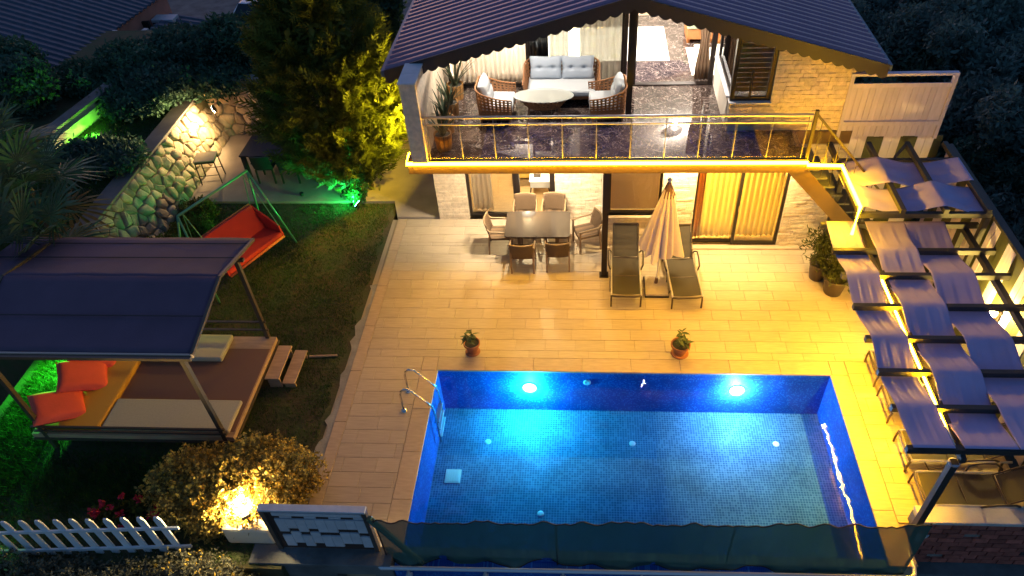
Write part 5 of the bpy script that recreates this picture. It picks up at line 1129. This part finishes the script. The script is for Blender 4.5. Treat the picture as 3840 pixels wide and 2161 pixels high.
# ================================================================ neighbours at the top left
m_btile = mat('blue_grey_tile', (.075, .085, .12), .6, var=.25, scale=5, rnd=.1)
def ribbed(P, U, Vv, nu, th):        # U along ribs' spacing, V along ribs
    P, U, Vv = Vector(P), Vector(U), Vector(Vv); n = U.cross(Vv).normalized(); n = n if n.z > 0 else -n; b = MB(); V = []; F = []
    pr = []
    for i in range(nu):
        for f, h in ((0, 0), (.3, .0), (.5, .05), (.75, .05), (.95, 0)): pr.append(((i + f) / nu, h))
    for v in (0, 1):
        for f, h in pr: V.append(P + U * f + Vv * v + n * h)
    m_ = len(pr); return b.add(V, [(i, i + 1, m_ + i + 1, m_ + i) for i in range(m_ - 1)])
t = thing('neighbour_house', 'neighbouring house with blue grey ribbed roofs at the top left', 'house', (-15, 13.5, -2.5))
ribbed((-13.2, 10.6, 1.1), (.75, 6.8, 0), (-6.5, .3, 2.1), 26, .1).build('roof_slope', m_btile, t, solid=.05)
ribbed((-13.0, 11.2, .55), (.7, 5.2, 0), (1.5, .2, -.35), 18, .1).build('lower_roof', m_btile, t, solid=.05)
MB().prism([(-18.5, 10.9), (-13.4, 10.9), (-12.7, 17.2), (-18, 17.2)], 'z', -2.5, .95).build('wall', mat('red_render', (.55, .2, .15), .85, var=.2, scale=2), t)
for a, b in (((-13.25, 10.5, 1.15), (-12.75, 13.6, 1.15)), ((-12.95, 10.6, .78), (-12.3, 14.6, .78))): MB().bar(a, b, .16, .06).build('barge_board', mat('pale_wood', (.6, .5, .48), .7), t)
MB().box(-12.9, -12.66, 15.4, 15.5, .0, .7).build('window', m_dk, t)
t = thing('air_conditioner', 'pale air conditioner box beside the red neighbour wall', 'air conditioner', (-12.35, 16.0, -2.5))
MB().box(-12.75, -11.95, 15.75, 16.25, .05, .62).build('casing', mat('ac_white', (.5, .46, .5), .6), t, bevel=.02); MB().lathe([(0, .0), (.2, .0), (.22, .02)], 16).build('fan_grille', m_dk, t, world=False).matrix_local = T((.3, -.26, 2.83)) @ RX(90)
for k in range(5): MB().box(-12.72, -12.4, 15.735, 15.752, .12 + k * .09, .15 + k * .09).build('louvre', m_dk, t)
MB().box(-12.7, -12.0, 15.8, 16.2, -2.5, .05).build('plinth', m_dconc, t)
t = thing('yard_wall', 'brown boundary wall below the parked cars', 'wall', (-9.2, 16.6, -2.5)); MB().box(-11.2, -5.5, 16.5, 16.75, -2.5, -.35).build('wall', mat('brown_render', (.17, .12, .09), .9, var=.3, scale=2), t); MB().box(-11.2, -5.5, 16.46, 16.79, -.35, -.28).build('coping', m_dconc, t)
struct('yard', MB().box(-16, 0, 16.75, 40, -2.5, -1.1), m_dconc)
m_carw = mat('white_car_paint', (.62, .63, .68), .25, spec=.6); m_carg = mat('car_glass', (.012, .014, .02), .08); m_tyre = mat('tyre', (.02, .02, .02), .8)
def car(label, loc, rz):
    t = thing('parked_car', label, 'car', loc, rz, 'cars in the neighbour yard'); prof = [(-2.1, .35), (-2.15, .6), (-2.05, .85), (-1.2, .98), (-.55, 1.42), (.9, 1.45), (1.6, 1.02), (2.1, .92), (2.15, .5), (2.1, .3)]
    b = MB(); n = len(prof); V = []
    for s in (-1, 1):
        for x, z in prof: V.append((x, s * (.86 if z < 1.05 else .66), z))
    b.add(V, [tuple(range(n - 1, -1, -1)), tuple(range(n, 2 * n))] + [(i, (i + 1) % n, n + (i + 1) % n, n + i) for i in range(n)]); b.build('body', m_carw, t, world=False, bevel=.08, smooth=False)
    MB().add([(-1.12, -.7, 1.03), (-1.12, .7, 1.03), (-.6, .6, 1.41), (-.6, -.6, 1.41)], [(0, 1, 2, 3)]).build('windscreen', m_carg, t, world=False, solid=.02); MB().add([(1.5, -.7, 1.1), (1.5, .7, 1.1), (.98, .6, 1.43), (.98, -.6, 1.43)], [(0, 1, 2, 3)]).build('rear_window', m_carg, t, world=False, solid=.02)
    for s in (-1, 1):
        MB().add([(-.95, s * .78, 1.08), (1.3, s * .78, 1.08), (.85, s * .68, 1.38), (-.5, s * .68, 1.38)], [(0, 1, 2, 3)]).build('side_window', m_carg, t, world=False, solid=.03)
        for x in (-1.3, 1.3): MB().tube([(x, s * .70, .31), (x, s * .88, .31)], .31, 16).build('wheel', m_tyre, t, world=False)
        MB().box(-2.17, -2.1, s * .6 - .14, s * .6 + .14, .66, .78).build('headlight', m_white, t, world=False)
car('white car in the neighbour yard left of the cypress top', (-9.7, 18.4, -1.1), R(80)); car('white car half hidden by the cypress in the neighbour yard', (-7.2, 18.6, -1.1), R(95))
